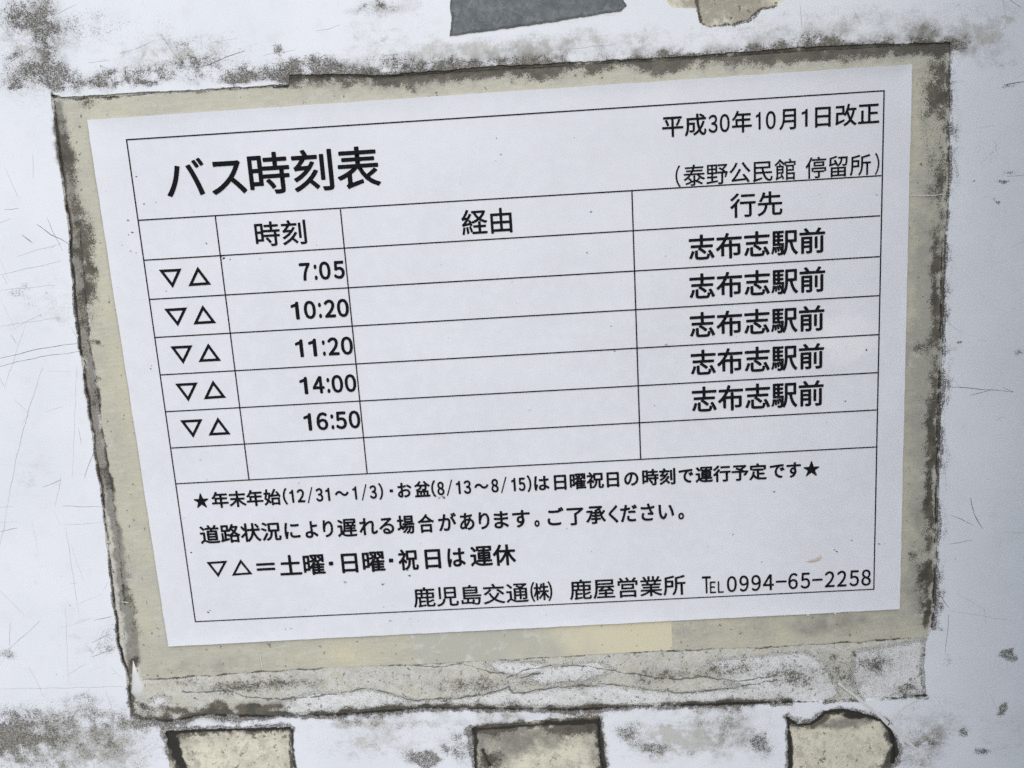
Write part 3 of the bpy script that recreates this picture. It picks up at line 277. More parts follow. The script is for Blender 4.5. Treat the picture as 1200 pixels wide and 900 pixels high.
# ------------------------------------------------------------------ materials
class NT:
    def __init__(self, name):
        self.m = bpy.data.materials.new(name); self.m.use_nodes = True
        self.t = self.m.node_tree; self.n = self.t.nodes; self.b = self.n['Principled BSDF']
    def l(self, a, b): self.t.links.new(a, b)
    def setv(self, sock, v):
        if hasattr(v, 'is_output') or isinstance(v, bpy.types.NodeSocket): self.l(v, sock)
        else: sock.default_value = v
    def coord(self, sx=1000, sy=None):
        tc = self.n.new('ShaderNodeTexCoord'); mp = self.n.new('ShaderNodeMapping')
        mp.inputs['Scale'].default_value = (sx, sx, sy if sy else sx)
        self.l(tc.outputs['Object'], mp.inputs['Vector']); return mp.outputs[0]
    def rot_coord(self, ang, sx, sy):
        tc = self.n.new('ShaderNodeTexCoord'); mp = self.n.new('ShaderNodeMapping')
        mp.inputs['Rotation'].default_value = (0, ang, 0)
        m2 = self.n.new('ShaderNodeMapping'); m2.inputs['Scale'].default_value = (sx, sx, sy)
        self.l(tc.outputs['Object'], mp.inputs['Vector']); self.l(mp.outputs[0], m2.inputs['Vector']); return m2.outputs[0]
    def noise(self, co, scale, detail=4, rough=.55, dist=0.0):
        x = self.n.new('ShaderNodeTexNoise'); x.inputs['Scale'].default_value = scale; x.inputs['Detail'].default_value = detail
        x.inputs['Roughness'].default_value = rough; x.inputs['Distortion'].default_value = dist
        self.l(co, x.inputs['Vector']); return x.outputs[0]
    def vor(self, co, scale, feat='F1'):
        x = self.n.new('ShaderNodeTexVoronoi'); x.feature = feat; x.inputs['Scale'].default_value = scale
        self.l(co, x.inputs['Vector']); return x.outputs['Distance']
    def attr(self, name):
        x = self.n.new('ShaderNodeAttribute'); x.attribute_name = name; return x.outputs['Fac']
    def math(self, op, a, b=0.0, clamp=False):
        x = self.n.new('ShaderNodeMath'); x.operation = op; x.use_clamp = clamp
        self.setv(x.inputs[0], a); self.setv(x.inputs[1], b); return x.outputs[0]
    def ramp(self, v, lo, hi, a=0.0, b=1.0):
        x = self.n.new('ShaderNodeMapRange'); x.interpolation_type = 'SMOOTHSTEP'
        self.setv(x.inputs['Value'], v)
        x.inputs['From Min'].default_value = lo; x.inputs['From Max'].default_value = hi
        x.inputs['To Min'].default_value = a; x.inputs['To Max'].default_value = b
        return x.outputs[0]
    def mix(self, f, a, b):
        x = self.n.new('ShaderNodeMix'); x.data_type = 'RGBA'
        self.setv(x.inputs[0], f)
        for s, v in ((x.inputs[6], a), (x.inputs[7], b)):
            if isinstance(v, tuple): s.default_value = (*v, 1)
            else: self.l(v, s)
        return x.outputs[2]
    def bump(self, h, dist, strength=1.0, nrm=None):
        x = self.n.new('ShaderNodeBump'); x.inputs['Strength'].default_value = strength; x.inputs['Distance'].default_value = dist
        self.l(h, x.inputs['Height'])
        if nrm: self.l(nrm, x.inputs['Normal'])
        return x.outputs[0]
    def done(self, col, rough, nrm=None, spec=.5):
        self.setv(self.b.inputs['Base Color'], (*col, 1) if isinstance(col, tuple) else col)
        self.setv(self.b.inputs['Roughness'], rough)
        self.b.inputs['Specular IOR Level'].default_value = spec
        if nrm: self.l(nrm, self.b.inputs['Normal'])
        return self.m

def dirt_shade_layers(t, co, col, grime_col=(.205, .193, .165), cap=.84):
    """grey-brown film of grime, then black-brown mould that grows as fine specks where it is dense, then the painted shade of deep gaps"""
    nA = t.noise(co, .7, 6, .74, .2); nB = t.noise(co, 2.1, 3, .7); n2 = t.noise(co, .16, 5, .62); n4 = t.noise(co, 1.5, 5, .78)
    s5 = lambda n, k: t.math('MULTIPLY', t.math('SUBTRACT', n, .5), k)
    g = t.math('ADD', t.math('ADD', t.attr('grime'), s5(n2, .6)), s5(nA, .5))
    gm = t.math('MULTIPLY', t.ramp(g, .12, .95), .93)
    gc = t.mix(t.ramp(nA, .35, .65), grime_col, tuple(c * 1.45 for c in grime_col))
    gc = t.mix(t.ramp(nB, .52, .66, 0, .55), gc, (.075, .068, .055))
    col = t.mix(gm, col, gc)
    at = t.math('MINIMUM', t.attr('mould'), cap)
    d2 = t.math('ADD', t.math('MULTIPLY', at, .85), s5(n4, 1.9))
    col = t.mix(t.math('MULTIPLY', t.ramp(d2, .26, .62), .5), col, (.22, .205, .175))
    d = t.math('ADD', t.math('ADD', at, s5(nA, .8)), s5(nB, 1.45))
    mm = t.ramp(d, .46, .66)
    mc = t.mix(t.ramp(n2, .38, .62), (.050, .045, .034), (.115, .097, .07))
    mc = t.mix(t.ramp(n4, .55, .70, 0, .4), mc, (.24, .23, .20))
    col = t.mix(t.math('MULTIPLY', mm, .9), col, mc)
    gp = t.ramp(t.math('ADD', t.math('ADD', t.attr('gap_shade_dirt'), s5(nA, .8)), s5(n2, .9)), .40, .72)   # shade of deep open gaps painted near black, along with dirt
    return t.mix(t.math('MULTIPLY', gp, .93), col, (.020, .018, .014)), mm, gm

def mat_coat():
    t = NT('white_paint'); co = t.coord()
    big = t.noise(co, .02, 4, .6); mid = t.noise(co, .11, 5, .6)
    col = t.mix(t.ramp(big, .3, .7), (.79, .80, .822), (.735, .75, .775))
    col = t.mix(t.math('MULTIPLY', t.ramp(mid, .52, .75), .35), col, (.66, .66, .63))
    # hairline scuffs and pin specks all over
    for ang, sc, am in ((.25, .5, .22), (-1.2, .4, .16), (1.0, .45, .12)):
        s = t.noise(t.rot_coord(ang, 1000 * .02, 1000 * 1.1), sc * 2.2, 3, .6)
        gate = t.ramp(t.noise(co, .035, 2, .5), .48, .62)
        col = t.mix(t.math('MULTIPLY', t.math('MULTIPLY', t.ramp(s, .66, .74), gate), am), col, (.30, .29, .27))
    sp = t.noise(co, .55, 2, .5)
    col = t.mix(t.math('MULTIPLY', t.ramp(sp, .745, .79), .8), col, (.10, .095, .08))
    wn = t.math('ADD', t.attr('worn'), t.math('MULTIPLY', t.math('SUBTRACT', t.noise(t.rot_coord(-.06, 140, 420), .9, 6, .72), .5), 1.1))
    wn = t.math('ADD', wn, t.math('MULTIPLY', t.math('SUBTRACT', t.noise(co, 1.4, 4, .75), .5), 1.2))
    col = t.mix(t.math('MULTIPLY', t.ramp(wn, .30, .85), .62), col, (.43, .425, .40))
    wp = t.noise(co, .30, 6, .7, .3)
    col = t.mix(t.math('MULTIPLY', t.ramp(t.math('ADD', t.attr('worn'), t.math('MULTIPLY', t.math('SUBTRACT', wp, .5), 2.2)), .62, .74), .55), col, (.50, .485, .43))
    col, mm, gm = dirt_shade_layers(t, co, col, cap=.60)
    h = t.math('ADD', t.math('MULTIPLY', mm, .6), t.math('MULTIPLY', t.noise(co, .25, 3, .5), .25))
    return t.done(col, t.ramp(t.math('ADD', mm, gm), 0, 1, .30, .85), t.bump(h, .00012, .6))

def mat_scratch():
    t = NT('scored_paint'); co = t.coord()
    return t.done(t.mix(t.noise(co, .6, 3), (.07, .065, .055), (.26, .25, .23)), .8)

def mat_faint():
    t = NT('faint_scuff'); co = t.coord()
    return t.done(t.mix(t.noise(co, .6, 3), (.30, .29, .27), (.55, .55, .54)), .7)

def mat_pale():
    t = NT('pale_scuff'); co = t.coord()
    return t.done(t.mix(t.noise(co, .8, 4), (.74, .74, .74), (.55, .54, .5)), .6)

def mat_backing():
    t = NT('aged_beige_film'); co = t.coord()
    a = t.noise(co, .05, 5, .65); f = t.noise(t.rot_coord(.06, 220, 1500), .5, 5, .65); fine = t.noise(co, 1.2, 5, .75); m2 = t.noise(co, .22, 6, .7, .4)
    col = t.mix(t.ramp(a, .32, .68), (.55, .52, .395), (.47, .45, .365))
    col = t.mix(t.ramp(m2, .42, .66, 0, .28), col, (.40, .39, .335))
    col = t.mix(t.ramp(f, .45, .68, 0, .40), col, (.60, .59, .52))
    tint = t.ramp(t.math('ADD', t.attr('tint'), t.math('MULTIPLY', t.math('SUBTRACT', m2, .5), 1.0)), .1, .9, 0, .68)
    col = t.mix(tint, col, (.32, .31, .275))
    col = t.mix(t.math('MULTIPLY', t.attr('yellow'), t.ramp(t.noise(co, .08, 4), .3, .6, .5, .95)), col, (.63, .58, .41))
    col = t.mix(t.ramp(t.noise(co, .13, 6, .7, .6), .58, .66, 0, .38), col, (.58, .58, .54))
    col = t.mix(t.ramp(fine, .52, .70, 0, .30), col, (.24, .225, .18))
    col = t.mix(t.ramp(fine, .32, .44, .35, 0), col, (.60, .59, .53))
    sp = t.noise(co, .5, 2, .5)
    col = t.mix(t.math('MULTIPLY', t.ramp(sp, .69, .74), .75), col, (.10, .085, .06))
    col, mm, gm = dirt_shade_layers(t, co, col)
    h = t.math('ADD', t.math('MULTIPLY', mm, .4), t.math('ADD', t.math('MULTIPLY', f, .5), t.math('MULTIPLY', m2, .8)))
    return t.done(col, t.ramp(m2, .3, .7, .28, .5), t.bump(h, .00018, .7))

def mat_strip():
    t = NT('peeling_old_layers'); co = t.coord()
    a = t.noise(co, .07, 5, .65); m2 = t.noise(co, .3, 6, .72, .4); fine = t.noise(co, 1.1, 5, .78)
    s5 = lambda n, k: t.math('MULTIPLY', t.math('SUBTRACT', n, .5), k)
    col = t.mix(t.ramp(a, .3, .7), (.55, .525, .43), (.48, .47, .415))
    col = t.mix(t.ramp(m2, .42, .60, 0, .65), col, (.63, .625, .59))
    wv = t.math('ADD', t.math('ADD', t.attr('white'), s5(m2, 1.3)), s5(fine, 1.2))
    w = t.ramp(wv, .38, .66)
    col = t.mix(t.math('MULTIPLY', w, .92), col, t.mix(t.ramp(m2, .35, .65), (.78, .78, .77), (.62, .615, .59)))
    col = t.mix(t.ramp(fine, .53, .67, 0, .55), col, (.20, .185, .15))
    sp = t.noise(co, .62, 3, .6)
    col = t.mix(t.math('MULTIPLY', t.ramp(sp, .62, .68), .75), col, (.09, .08, .06))
    ck = t.ramp(t.math('ADD', t.math('ADD', t.attr('crack'), s5(t.noise(co, .12, 3), 1.1)), s5(fine, .9)), .55, .9)
    col = t.mix(t.math('MULTIPLY', ck, .8), col, (.12, .105, .08))
    col, mm, gm = dirt_shade_layers(t, co, col)
    h = t.math('SUBTRACT', t.math('ADD', t.math('MULTIPLY', w, .7), t.math('ADD', t.math('MULTIPLY', m2, .9), t.math('MULTIPLY', fine, .5))), ck)
    return t.done(col, .8, t.bump(h, .0003, .9))

def mat_patch():
    t = NT('exposed_beige_undercoat'); co = t.coord()
    a = t.noise(co, .09, 5, .65); m2 = t.noise(co, .28, 6, .72, .5); fine = t.noise(co, 1.1, 4, .75)
    col = t.mix(t.ramp(a, .35, .65), (.72, .68, .53), (.58, .545, .43))
    col = t.mix(t.ramp(m2, .50, .60, 0, .55), col, (.36, .345, .29))
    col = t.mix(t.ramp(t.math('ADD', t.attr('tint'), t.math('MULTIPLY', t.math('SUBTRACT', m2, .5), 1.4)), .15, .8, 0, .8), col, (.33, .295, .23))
    col = t.mix(t.ramp(m2, .33, .42, .35, 0), col, (.68, .67, .59))
    col = t.mix(t.ramp(fine, .54, .68, 0, .5), col, (.24, .22, .17))
    sp = t.noise(co, .45, 2, .5)
    col = t.mix(t.math('MULTIPLY', t.ramp(sp, .66, .70), .75), col, (.12, .095, .06))
    col, mm, gm = dirt_shade_layers(t, co, col)
    return t.done(col, .75, t.bump(t.math('ADD', mm, t.math('ADD', m2, fine)), .00018, .7))

def mat_tape():
    t = NT('grey_cloth_tape'); co = t.coord()
    a = t.noise(co, .08, 5, .65); f = t.noise(co, .55, 5, .75); m2 = t.noise(co, .2, 6, .72, .6)
    col = t.mix(t.ramp(a, .3, .7), (.085, .10, .108), (.15, .165, .17))
    col = t.mix(t.ramp(m2, .46, .62, 0, .55), col, (.21, .225, .23))
    col = t.mix(t.ramp(f, .50, .64, 0, .4), col, (.06, .068, .072))
    col = t.mix(t.ramp(f, .34, .44, .5, 0), col, (.24, .25, .255))
    st = t.noise(t.rot_coord(.9, 200, 1400), .5, 4)
    col = t.mix(t.ramp(st, .60, .70, 0, .5), col, (.28, .285, .28))
    edge = t.ramp(t.math('ADD', t.attr('rim'), t.math('MULTIPLY', t.math('SUBTRACT', f, .5), 1.2)), .5, .9)
    col = t.mix(t.math('MULTIPLY', edge, .6), col, (.05, .047, .04))
    return t.done(col, .6, t.bump(t.math('ADD', f, m2), .0002, .8))

def mat_paper():
    t = NT('white_laminated_paper'); co = t.coord()
    a = t.noise(co, .03, 4, .55); f = t.noise(co, .22, 5, .6)
    col = t.mix(t.ramp(a, .3, .7), (.735, .74, .765), (.695, .70, .725))
    col = t.mix(t.ramp(f, .42, .68, 0, .30), col, (.78, .79, .81))
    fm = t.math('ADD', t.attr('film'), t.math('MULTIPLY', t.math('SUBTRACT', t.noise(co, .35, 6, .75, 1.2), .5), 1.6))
    fmm = t.math('MULTIPLY', t.ramp(fm, .40, 1.0), .6)  # glare of the glossy film painted as paler paper
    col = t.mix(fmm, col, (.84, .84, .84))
    sp = t.noise(co, .45, 2, .5)
    col = t.mix(t.math('MULTIPLY', t.ramp(sp, .735, .79), .35), col, (.35, .34, .34))
    h = t.math('ADD', t.math('MULTIPLY', f, .5), t.math('MULTIPLY', a, 3.0))
    return t.done(col, t.ramp(f, .3, .7, .34, .46), t.bump(h, .00006, .7))

def mat_plain(name, a, b, scale=.5, rough=.6):
    t = NT(name); co = t.coord()
    return t.done(t.mix(t.noise(co, scale, 4), a, b), rough)

INK = mat_plain('black_ink', (.006, .006, .008), (.012, .012, .015), .8, .7)
INK.node_tree.nodes['Principled BSDF'].inputs['Specular IOR Level'].default_value = .08
PAINT, SCR, FAINT, PALE = mat_coat(), mat_scratch(), mat_faint(), mat_pale()
BACK, STRIP, PATCH, TAPEM, PAPERM = mat_backing(), mat_strip(), mat_patch(), mat_tape(), mat_paper()

# ------------------------------------------------------------------ the board
board = empty('sign_board', (0, 0, -5))
tag(board, 'white painted board with scratches, black mould and a worn sunken panel', 'sign board')
board.location = (0, 0, 0)

def frange(a, b, h): return np.arange(a, b + h * .5, h)
H = .45
gx = np.concatenate([frange(-300, -240, 4), frange(-236, 214, H), frange(218, 300, 4)])
gy = np.concatenate([frange(-235, -196, 4), frange(-192, 156, H), frange(160, 235, 4)])
HOLES = [(WINDOW, .35)] + [(p, .55) for p in PATCHES] + [(CHIP, .5)]
def holes_sdf(X, Y):
    s = np.full(X.shape, 1e3)
    n = (fbm(X, Y, 2.2, 4, 31) - .5) * 2; n2 = (fbm(X, Y, 12, 2, 37) - .5)
    for p, rag in HOLES:
        s = np.minimum(s, near_poly_sdf(X, Y, p) + rag * n * 1.3 + .4 * n2)
    return s
co_sheet = Sheet(gx, gy, lambda X, Y: -holes_sdf(X, Y), 0.05, .90)
def dirt(s, cut=None):
    m = field(s.x, s.y, MOULD_SHADE_STROKES, MOULD_BLOBS); g = field(s.x, s.y, GRIME_STROKES, GRIME_BLOBS)
    return {'mould': m, 'grime': g, 'gap_shade_dirt': field(s.x, s.y, GAP_SHADE_DIRT, [], .5, True), 'worn': field(s.x, s.y, [], WORN_BLOBS), 'tint': field(s.x, s.y, [], TINT_BLOBS)}
sl = []
for i in range(130):                            # faint scuffs from years of wiping
    side = RNG.random()
    x = RNG.uniform(-228, -162) if side < .5 else RNG.uniform(165, 205) if side < .8 else RNG.uniform(-220, 200)
    y = RNG.uniform(-170, 145) if side < .8 else RNG.uniform(118, 145)
    an = RNG.choice([RNG.gauss(.15, .2), RNG.gauss(1.75, .25), RNG.uniform(0, 3.1)]); L = RNG.uniform(2, 16)
    sl.append(([(x, y), (x + L * .5 * math.cos(an), y + L * .5 * math.sin(an) + RNG.uniform(-.4, .4)), (x + L * math.cos(an), y + L * math.sin(an))], RNG.uniform(.05, .14), 2 if RNG.random() < .8 else 1))
for pts, w, s in SCRATCHES: sl.append((pts, w, 1 if s > .55 else 2))
for pts, w in PALE_SCRATCHES: sl.append((pts, w, 3))
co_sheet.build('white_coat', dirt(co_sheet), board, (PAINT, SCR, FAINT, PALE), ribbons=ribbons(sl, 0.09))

bm = bmesh.new()
r = bmesh.ops.create_cube(bm, size=1)
for v in bm.verts: v.co = Vector(W3(v.co.x * 600, v.co.y * 470, -2.86 + v.co.z * 3.98))
bmesh.ops.bevel(bm, geom=bm.edges[:], offset=.0006, segments=2, affect='EDGES')
me = bpy.data.meshes.new('backboard'); bm.to_mesh(me); bm.free()
link('backboard', me, board, (mat_plain('old_beige_board', (.45, .43, .35), (.36, .34, .28), .1, .7),))

# layers of old paint and paper left in the sunken panel
WPOLY = WINDOW
def strip_sdf(X, Y):
    a = near_poly_sdf(X, Y, WPOLY) - .5
    b = near_poly_sdf(X, Y, BACKING)
    inner = np.where(b > -30, b, -30)
    return np.maximum(a, -(inner + 5))
xs = frange(-176, 170, H); ys = frange(-162, 122, H)
ss = Sheet(xs, ys, strip_sdf, -.70, .14)
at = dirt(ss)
wz = np.zeros(len(ss.x))
for p in WHITE_ZONES:
    d = near_poly_sdf(ss.x, ss.y, p, 8); wz = np.maximum(wz, np.clip(.5 - d / 4.5, 0, .85))
ck = np.zeros(len(ss.x))
wx = ss.x + (fbm(ss.x, ss.y, 2.5, 3, 3) - .5) * 1.6; wy = ss.y + (fbm(ss.x, ss.y, 2.5, 3, 4) - .5) * 1.6
for c in CRACKS:
    for a, b in zip(c[:-1], c[1:]):
        d = seg_dist(wx, wy, a, b); ck = np.maximum(ck, np.exp(-(d / .5) ** 2))
at['white'] = wz; at['crack'] = ck
ss.build('peeling_layer', at, board, (STRIP,), dz=.10 * np.clip(wz * 1.5, 0, 1) - .05 * ck)

for p in PATCHES + [CHIP]:
    P = np.array(p); lo, hi = P.min(0) - 2, P.max(0) + 2
    s = Sheet(frange(lo[0], hi[0], .4), frange(lo[1], hi[1], .4), lambda X, Y: near_poly_sdf(X, Y, p) - 1.2, -.80, .05)
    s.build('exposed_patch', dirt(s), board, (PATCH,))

def mound(name, poly, z, h, rings, mats, parent=None):
    """small rounded lump on an outline"""
    P = np.array(poly); c = P.mean(0); n = len(P); V = []; Fc = []
    for k in range(rings + 1):
        f = 1 - k / (rings + .35); zz = z + h * math.sqrt(max(0, 1 - f * f))
        for q in P: V.append((c[0] + (q[0] - c[0]) * f, c[1] + (q[1] - c[1]) * f, zz))
    for k in range(rings):
        for i in range(n):
            j = (i + 1) % n; Fc.append((k * n + j, k * n + i, (k + 1) * n + i, (k + 1) * n + j)[::-1])
    Fc.append(tuple(rings * n + i for i in range(n)))
    area = sum(P[i][0] * P[(i + 1) % n][1] - P[(i + 1) % n][0] * P[i][1] for i in range(n))
    if area < 0: Fc = [f[::-1] for f in Fc]
    me = mesh_from_arrays(name, np.array(V), Fc)
    return link(name, me, parent, mats)
mound('paint_drip', DRIP, -.75, .9, 4, (mat_plain('white_drip', (.72, .72, .70), (.60, .60, .57), .4, .4),), board)

# ------------------------------------------------------------------ aged sheet glued in the sunken panel
backing = empty('backing_sheet')
tag(backing, 'yellowed beige sheet with mouldy edges glued to the board behind the white timetable', 'backing sheet')
bs = Sheet(frange(-172, 166, .55), frange(-128, 118, .55), lambda X, Y: near_poly_sdf(X, Y, BACKING) + (fbm(X, Y, 3, 3, 77) - .5) * .5, -.58, .24)
at = dirt(bs); yl = np.zeros(len(bs.x))
for cx, cy, rx, ry, s in [(-150, 5, 5, 40, .45), (-148, 20, 3, 12, .6), (100, -113, 6, 6, .5), (-76, -113, 12, 5, .9), (-70, -118, 8, 4, .6)]:
    yl = np.maximum(yl, s * np.exp(-(((bs.x - cx) / rx) ** 2 + ((bs.y - cy) / ry) ** 2)))
at['yellow'] = yl
bs.build('aged_film', at, backing, (BACK,))
YT = NT('yellowed_tape'); _c = YT.coord()
_n = YT.noise(_c, .07, 5); _f = YT.ramp(YT.math('ADD', YT.attr('yellow'), YT.math('MULTIPLY', YT.math('SUBTRACT', _n, .5), .9)), .25, .75)
_col = YT.mix(YT.ramp(YT.noise(_c, .16, 5, .65, .5), .5, .68), (.47, .46, .385), (.58, .575, .52))
_col = YT.mix(_f, _col, (.65, .60, .43))
_col = YT.mix(YT.math('MULTIPLY', YT.ramp(YT.noise(_c, .5, 2), .70, .75), .7), _col, (.2, .17, .12))
YTM = YT.done(_col, .5, YT.bump(YT.noise(_c, .3, 4), .00006, .4))
P = np.array(YTAPE); lo, hi = P.min(0) - 1, P.max(0) + 1
s = Sheet(frange(lo[0], hi[0], .6), frange(lo[1], hi[1], .6), lambda X, Y: near_poly_sdf(X, Y, YTAPE), -.55, .03)
s.build('tape_piece', {'yellow': np.clip((s.x - lo[0]) / (hi[0] - lo[0]) * 1.3 - .25, 0, 1)}, backing, (YTM,))

# ------------------------------------------------------------------ scrap of grey tape above
def tape_sdf(X, Y): return near_poly_sdf(X, Y, TAPE) + (fbm(X, Y, 2, 3, 55) - .5) * .7
P = np.array(TAPE); lo, hi = P.min(0) - 2, P.max(0) + 2
ts = Sheet(frange(lo[0], hi[0], .45), frange(lo[1], hi[1], .45), tape_sdf, .34, .30)
tp = ts.build('tape_scrap', {'rim': np.exp(-(ts.s / 1.2) ** 2)}, None, (TAPEM,), dz=.05 * fbm(ts.x, ts.y, 6, 3, 8))
tag(tp, 'torn scrap of dark grey tape stuck on the white board above the timetable', 'tape scrap')

# ------------------------------------------------------------------ the timetable
sheet = empty('timetable_sheet')
tag(sheet, 'white laminated bus timetable printed in black Japanese, stuck on the beige sheet', 'timetable')
A, B, C_, D = [np.array(p) for p in PAPER]
nu, nv = 198, 140
U, Vv = np.meshgrid(np.linspace(0, 1, nu + 1), np.linspace(0, 1, nv + 1))
co = ((1 - U)[..., None] * ((1 - Vv)[..., None] * D + Vv[..., None] * A) + U[..., None] * ((1 - Vv)[..., None] * C_ + Vv[..., None] * B))
px, py = co[..., 0].copy(), co[..., 1].copy()  # noqa
edge = np.minimum(np.minimum(U, 1 - U) * 297, np.minimum(Vv, 1 - Vv) * 210)
px += np.where((U == 0) | (U == 1), (fbm(px, py, 6, 3, 12) - .5) * .35, 0); py += np.where((Vv == 0) | (Vv == 1), (fbm(px, py, 6, 3, 13) - .5) * .35, 0)
pz = .16 * (fbm(px, py, 60, 2, 14) - .5) * np.clip(edge / 15, 0, 1) + (.25 + .7 * (fbm(px, py, 45, 2, 19) - .4)) * np.exp(-edge / 2.8)
pz += .22
ny, nx = px.shape; n0 = nx * ny
idx = np.arange(n0).reshape(ny, nx)
Fq = np.stack([idx[:-1, :-1].ravel(), idx[:-1, 1:].ravel(), idx[1:, 1:].ravel(), idx[1:, :-1].ravel()], 1)
ringi = np.concatenate([idx[0, :], idx[1:, -1], idx[-1, -2::-1], idx[-2:0:-1, 0]])
upr = np.stack([px.ravel()[ringi], py.ravel()[ringi], pz.ravel()[ringi]], 1)
low = np.stack([px.ravel()[ringi], py.ravel()[ringi], pz.ravel()[ringi] - .14], 1)
top = np.stack([px.ravel(), py.ravel(), pz.ravel()], 1)
k = len(ringi); up_i = n0 + np.arange(k); lo_i = up_i + k
wallq = np.stack([up_i, lo_i, np.roll(lo_i, -1), np.roll(up_i, -1)], 1)
film = field(px.ravel(), py.ravel(), [], FILM_GLARE_BLOBS)
SP_D = mat_plain('dark_speck', (.07, .06, .05), (.16, .14, .12), 1.0, .8)
SP_M = mat_plain('grey_speck', (.30, .29, .28), (.42, .40, .38), 1.0, .8)
SP_L = mat_plain('faint_speck', (.50, .49, .49), (.60, .59, .59), 1.0, .8)
sv, sf, sm = [], [], []
for x, y, r, sh in PAPER_SPECKS:
    for c in range(1 + int(r > .5)):
        cx, cy = x + RNG.uniform(-.6, .6) * r * c, y + RNG.uniform(-.4, .4) * r * c
        rr = r * (.75 if c == 0 else .45); an = RNG.uniform(-.9, .9); el = RNG.uniform(.35, .75)
        b0 = len(sv); m = 7
        for i in range(m):
            t = 2 * math.pi * i / m; q = rr * RNG.uniform(.45, 1.1)
            ex, ey = q * math.cos(t), q * math.sin(t) * el
            sv.append((cx + ex * math.cos(an) - ey * math.sin(an), cy + ex * math.sin(an) + ey * math.cos(an), .33))
        sf.append(tuple(range(b0, b0 + m))); sm.append(1 if sh < .42 else 2 if sh < .58 else 3)
for x, y, r in BURRS:
    b0 = len(sv); m = 8
    for i in range(m):
        t = 2 * math.pi * i / m; q = r * RNG.uniform(.4, 1.1); sv.append((x + q * 1.3 * math.cos(t), y + q * .8 * math.sin(t), .33))
    sf.append(tuple(range(b0, b0 + m))); sm.append(0)
allv = np.concatenate([top, upr, low, np.array(sv)])
faces = [tuple(f) for f in Fq.tolist()] + [tuple(f) for f in wallq.tolist()] + [tuple(i + n0 + 2 * k for i in f) for f in sf]
mi = np.concatenate([np.zeros(len(Fq) + len(wallq)), np.array(sm)])
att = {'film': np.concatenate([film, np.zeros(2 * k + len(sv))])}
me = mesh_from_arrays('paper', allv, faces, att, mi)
sm_ = np.ones(len(faces), bool); sm_[len(Fq):] = False
me.polygons.foreach_set('use_smooth', sm_)
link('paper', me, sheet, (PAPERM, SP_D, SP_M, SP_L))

ZI = .42                                        # printed ink lies just over the paper
def bars(name, segs, w):
    V, Fc = [], []
    for a, b in segs:
        dx, dy = b[0] - a[0], b[1] - a[1]; L = math.hypot(dx, dy); nx_, ny_ = -dy / L * w / 2, dx / L * w / 2
        ex, ey = dx / L * w / 2, dy / L * w / 2
        zz = ZI + .004 * (len(V) // 4 % 15)
        k = len(V)
        V += [(a[0] - ex - nx_, a[1] - ey - ny_, zz), (b[0] + ex - nx_, b[1] + ey - ny_, zz), (b[0] + ex + nx_, b[1] + ey + ny_, zz), (a[0] - ex + nx_, a[1] - ey + ny_, zz)]
        Fc.append((k, k + 1, k + 2, k + 3))
    return link(name, mesh_from_arrays(name, np.array(V), Fc, smooth=False), sheet, (INK,))
bars('ruled_lines', RULES, .46)

_dg = bpy.context.evaluated_depsgraph_get()
_fc = bpy.data.curves.new('glyphs', 'FONT'); _fc.resolution_u = 4
_fo = bpy.data.objects.new('glyphs', _fc); COL.objects.link(_fo)
_cache = {}
def stem_one():                                # this typeface's 1 has no foot: a flag and a stem
    v = np.array([(.16, 0), (.25, 0), (.25, .735), (.19, .735), (.16, .66), (.0, .60), (.0, .525), (.16, .575)])
    return v, [(0, 1, 2, 3, 4, 7), (4, 5, 6, 7)]
def glyphs(text):
    if text == '1': return stem_one()
    if text == '・': return np.array([(0., .315), (.13, .315), (.13, .445), (0., .445)]), [(0, 1, 2, 3)]   # a square dot in this typeface
    if text not in _cache:
        _fc.body = ''.join(chr(ord(c) + 0xFEE0) if c.isdigit() else c for c in text)
        _dg.update()
        me = bpy.data.meshes.new_from_object(_fo.evaluated_get(_dg))
        v = np.empty(len(me.vertices) * 3, np.float32); me.vertices.foreach_get('co', v); v = v.reshape(-1, 3)[:, :2].astype(float)
        f = [tuple(p.vertices) for p in me.polygons]
        bpy.data.meshes.remove(me); _cache[text] = (v, f)
    return _cache[text]
DISC = [(0, 0)] + [(math.cos(k * math.pi / 4), math.sin(k * math.pi / 4)) for k in range(8)]
for nm, bx, by, hm, sl_, kind, off, runs in TEXT:
    V, Fc = [], []
    em = hm / (.92 if kind == 'k' else .735)
    for text, x0, x1 in runs:
        v, f = glyphs(text)
        lo_, hi_ = v[:, 0].min(), v[:, 0].max()
        X = x0 + off + (v[:, 0] - lo_) * (x1 - x0 - 2 * off) / (hi_ - lo_)
        base = by + (.08 * em if kind == 'k' else 0)
        yy = v[:, 1].copy()
        if kind == 'd': yy = off / em + yy * (1 - 2 * off / hm)
        Y = base + yy * em + sl_ * (X - bx)
        for q, (ox, oy) in enumerate(DISC if off > 0 else DISC[:1]):   # ink spread thickens the strokes
            b0 = len(V); V += list(zip(X + ox * off, Y + oy * off, np.full(len(X), ZI + .005 * q))); Fc += [tuple(i + b0 for i in p) for p in f]
    link(nm, mesh_from_arrays(nm, np.array(V), Fc, smooth=False), sheet, (INK,))
bpy.data.objects.remove(_fo); bpy.data.curves.remove(_fc)

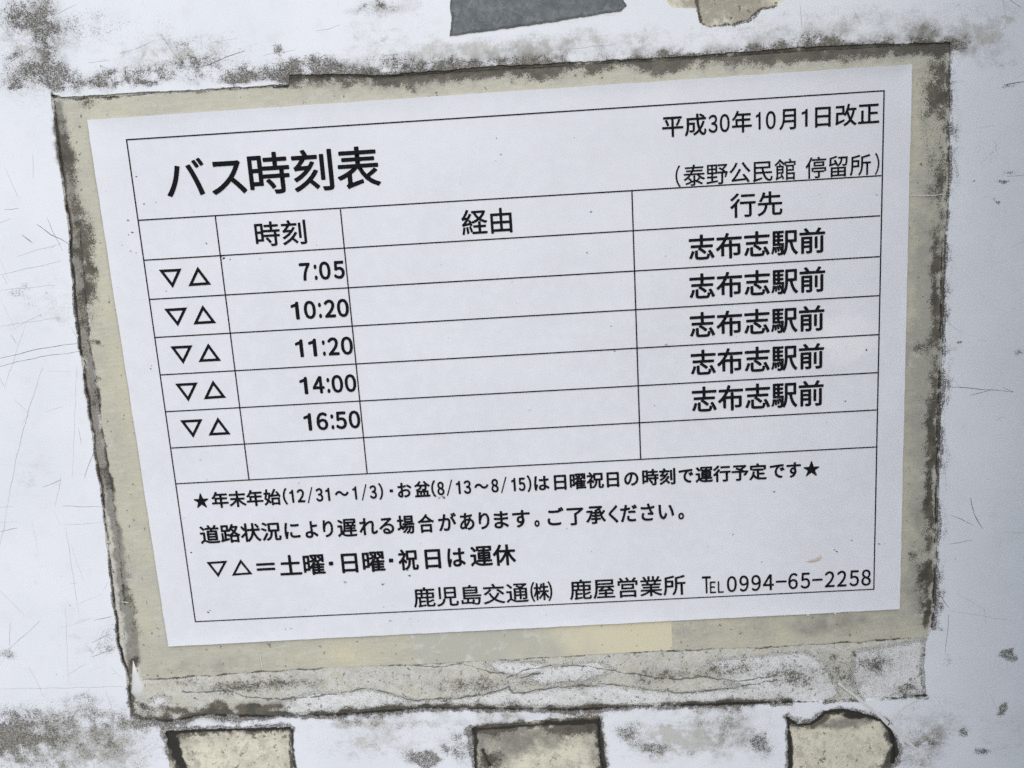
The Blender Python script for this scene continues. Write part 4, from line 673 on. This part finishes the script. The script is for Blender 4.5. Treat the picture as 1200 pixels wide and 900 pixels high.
def tri_ring(t, w):
    t = [np.array(p) for p in t]; c = sum(t) / 3
    # inset along bisectors
    a = abs((t[1] - t[0])[0] * (t[2] - t[0])[1] - (t[1] - t[0])[1] * (t[2] - t[0])[0])
    per = sum(np.linalg.norm(t[i] - t[(i + 1) % 3]) for i in range(3)); r = a / per
    la = [np.linalg.norm(t[(i + 1) % 3] - t[(i + 2) % 3]) for i in range(3)]
    ic = sum(l * p for l, p in zip(la, t)) / per
    return t, [ic + (p - ic) * (1 - w / r) for p in t]
for gi, pair in enumerate(TRIS):
    V, Fc = [], []
    for t in pair:
        o, i_ = tri_ring(t, 1.06 if gi < 5 else .92)
        k = len(V); V += [(p[0], p[1], ZI) for p in o] + [(p[0], p[1], ZI) for p in i_]
        for q in range(3):
            r_ = (q + 1) % 3; Fc.append((k + q, k + r_, k + 3 + r_, k + 3 + q))
    link('holiday_mark', mesh_from_arrays('holiday_mark', np.array(V), Fc, smooth=False), sheet, (INK,))

fl = mound('dirt_flake', FLAKE, .28, .15, 3, (mat_plain('brown_flake', (.50, .42, .36), (.62, .56, .52), .8, .8),))
tag(fl, 'tiny brown flake stuck on the timetable above the telephone number', 'flake')

# ------------------------------------------------------------------ added pole out of view, placed to shade the board's right side
SHADE_POLE_X, SHADE_POLE_Z, SHADE_POLE_R = 368.0, 170.0, 150.0
V, Fc = [], []
NS, NH = 48, 60
for j in range(NH + 1):
    y = -1500 + 4200 * j / NH
    for i in range(NS):
        a = 2 * math.pi * i / NS
        q = SHADE_POLE_R * (1 - (y + 1500) / 4200 * .12) + 1.2 * math.sin(a * 3 + y * .01)
        V.append((SHADE_POLE_X + q * math.cos(a), y, SHADE_POLE_Z + q * math.sin(a)))
for j in range(NH):
    for i in range(NS):
        k = (i + 1) % NS; Fc.append((j * NS + i, (j + 1) * NS + i, (j + 1) * NS + k, j * NS + k))
Fc.append(tuple(range(NS))); Fc.append(tuple(NH * NS + i for i in range(NS))[::-1])
_t = NT('shade_pole_concrete'); _c = _t.coord()
_col = _t.mix(_t.ramp(_t.noise(_c, .02, 6, .65), .3, .7), (.15, .145, .135), (.22, .215, .2))
_col = _t.mix(_t.ramp(_t.noise(_c, .3, 3), .6, .72, 0, .6), _col, (.08, .078, .07))
_m = _t.done(_col, .9, _t.bump(_t.noise(_c, .15, 6, .65), .001, .6))
tag(link('added_shade_pole', mesh_from_arrays('added_shade_pole', np.array(V), Fc), None, (_m,)), 'added round grey pole out of view, shading the right side of the board', 'pole')
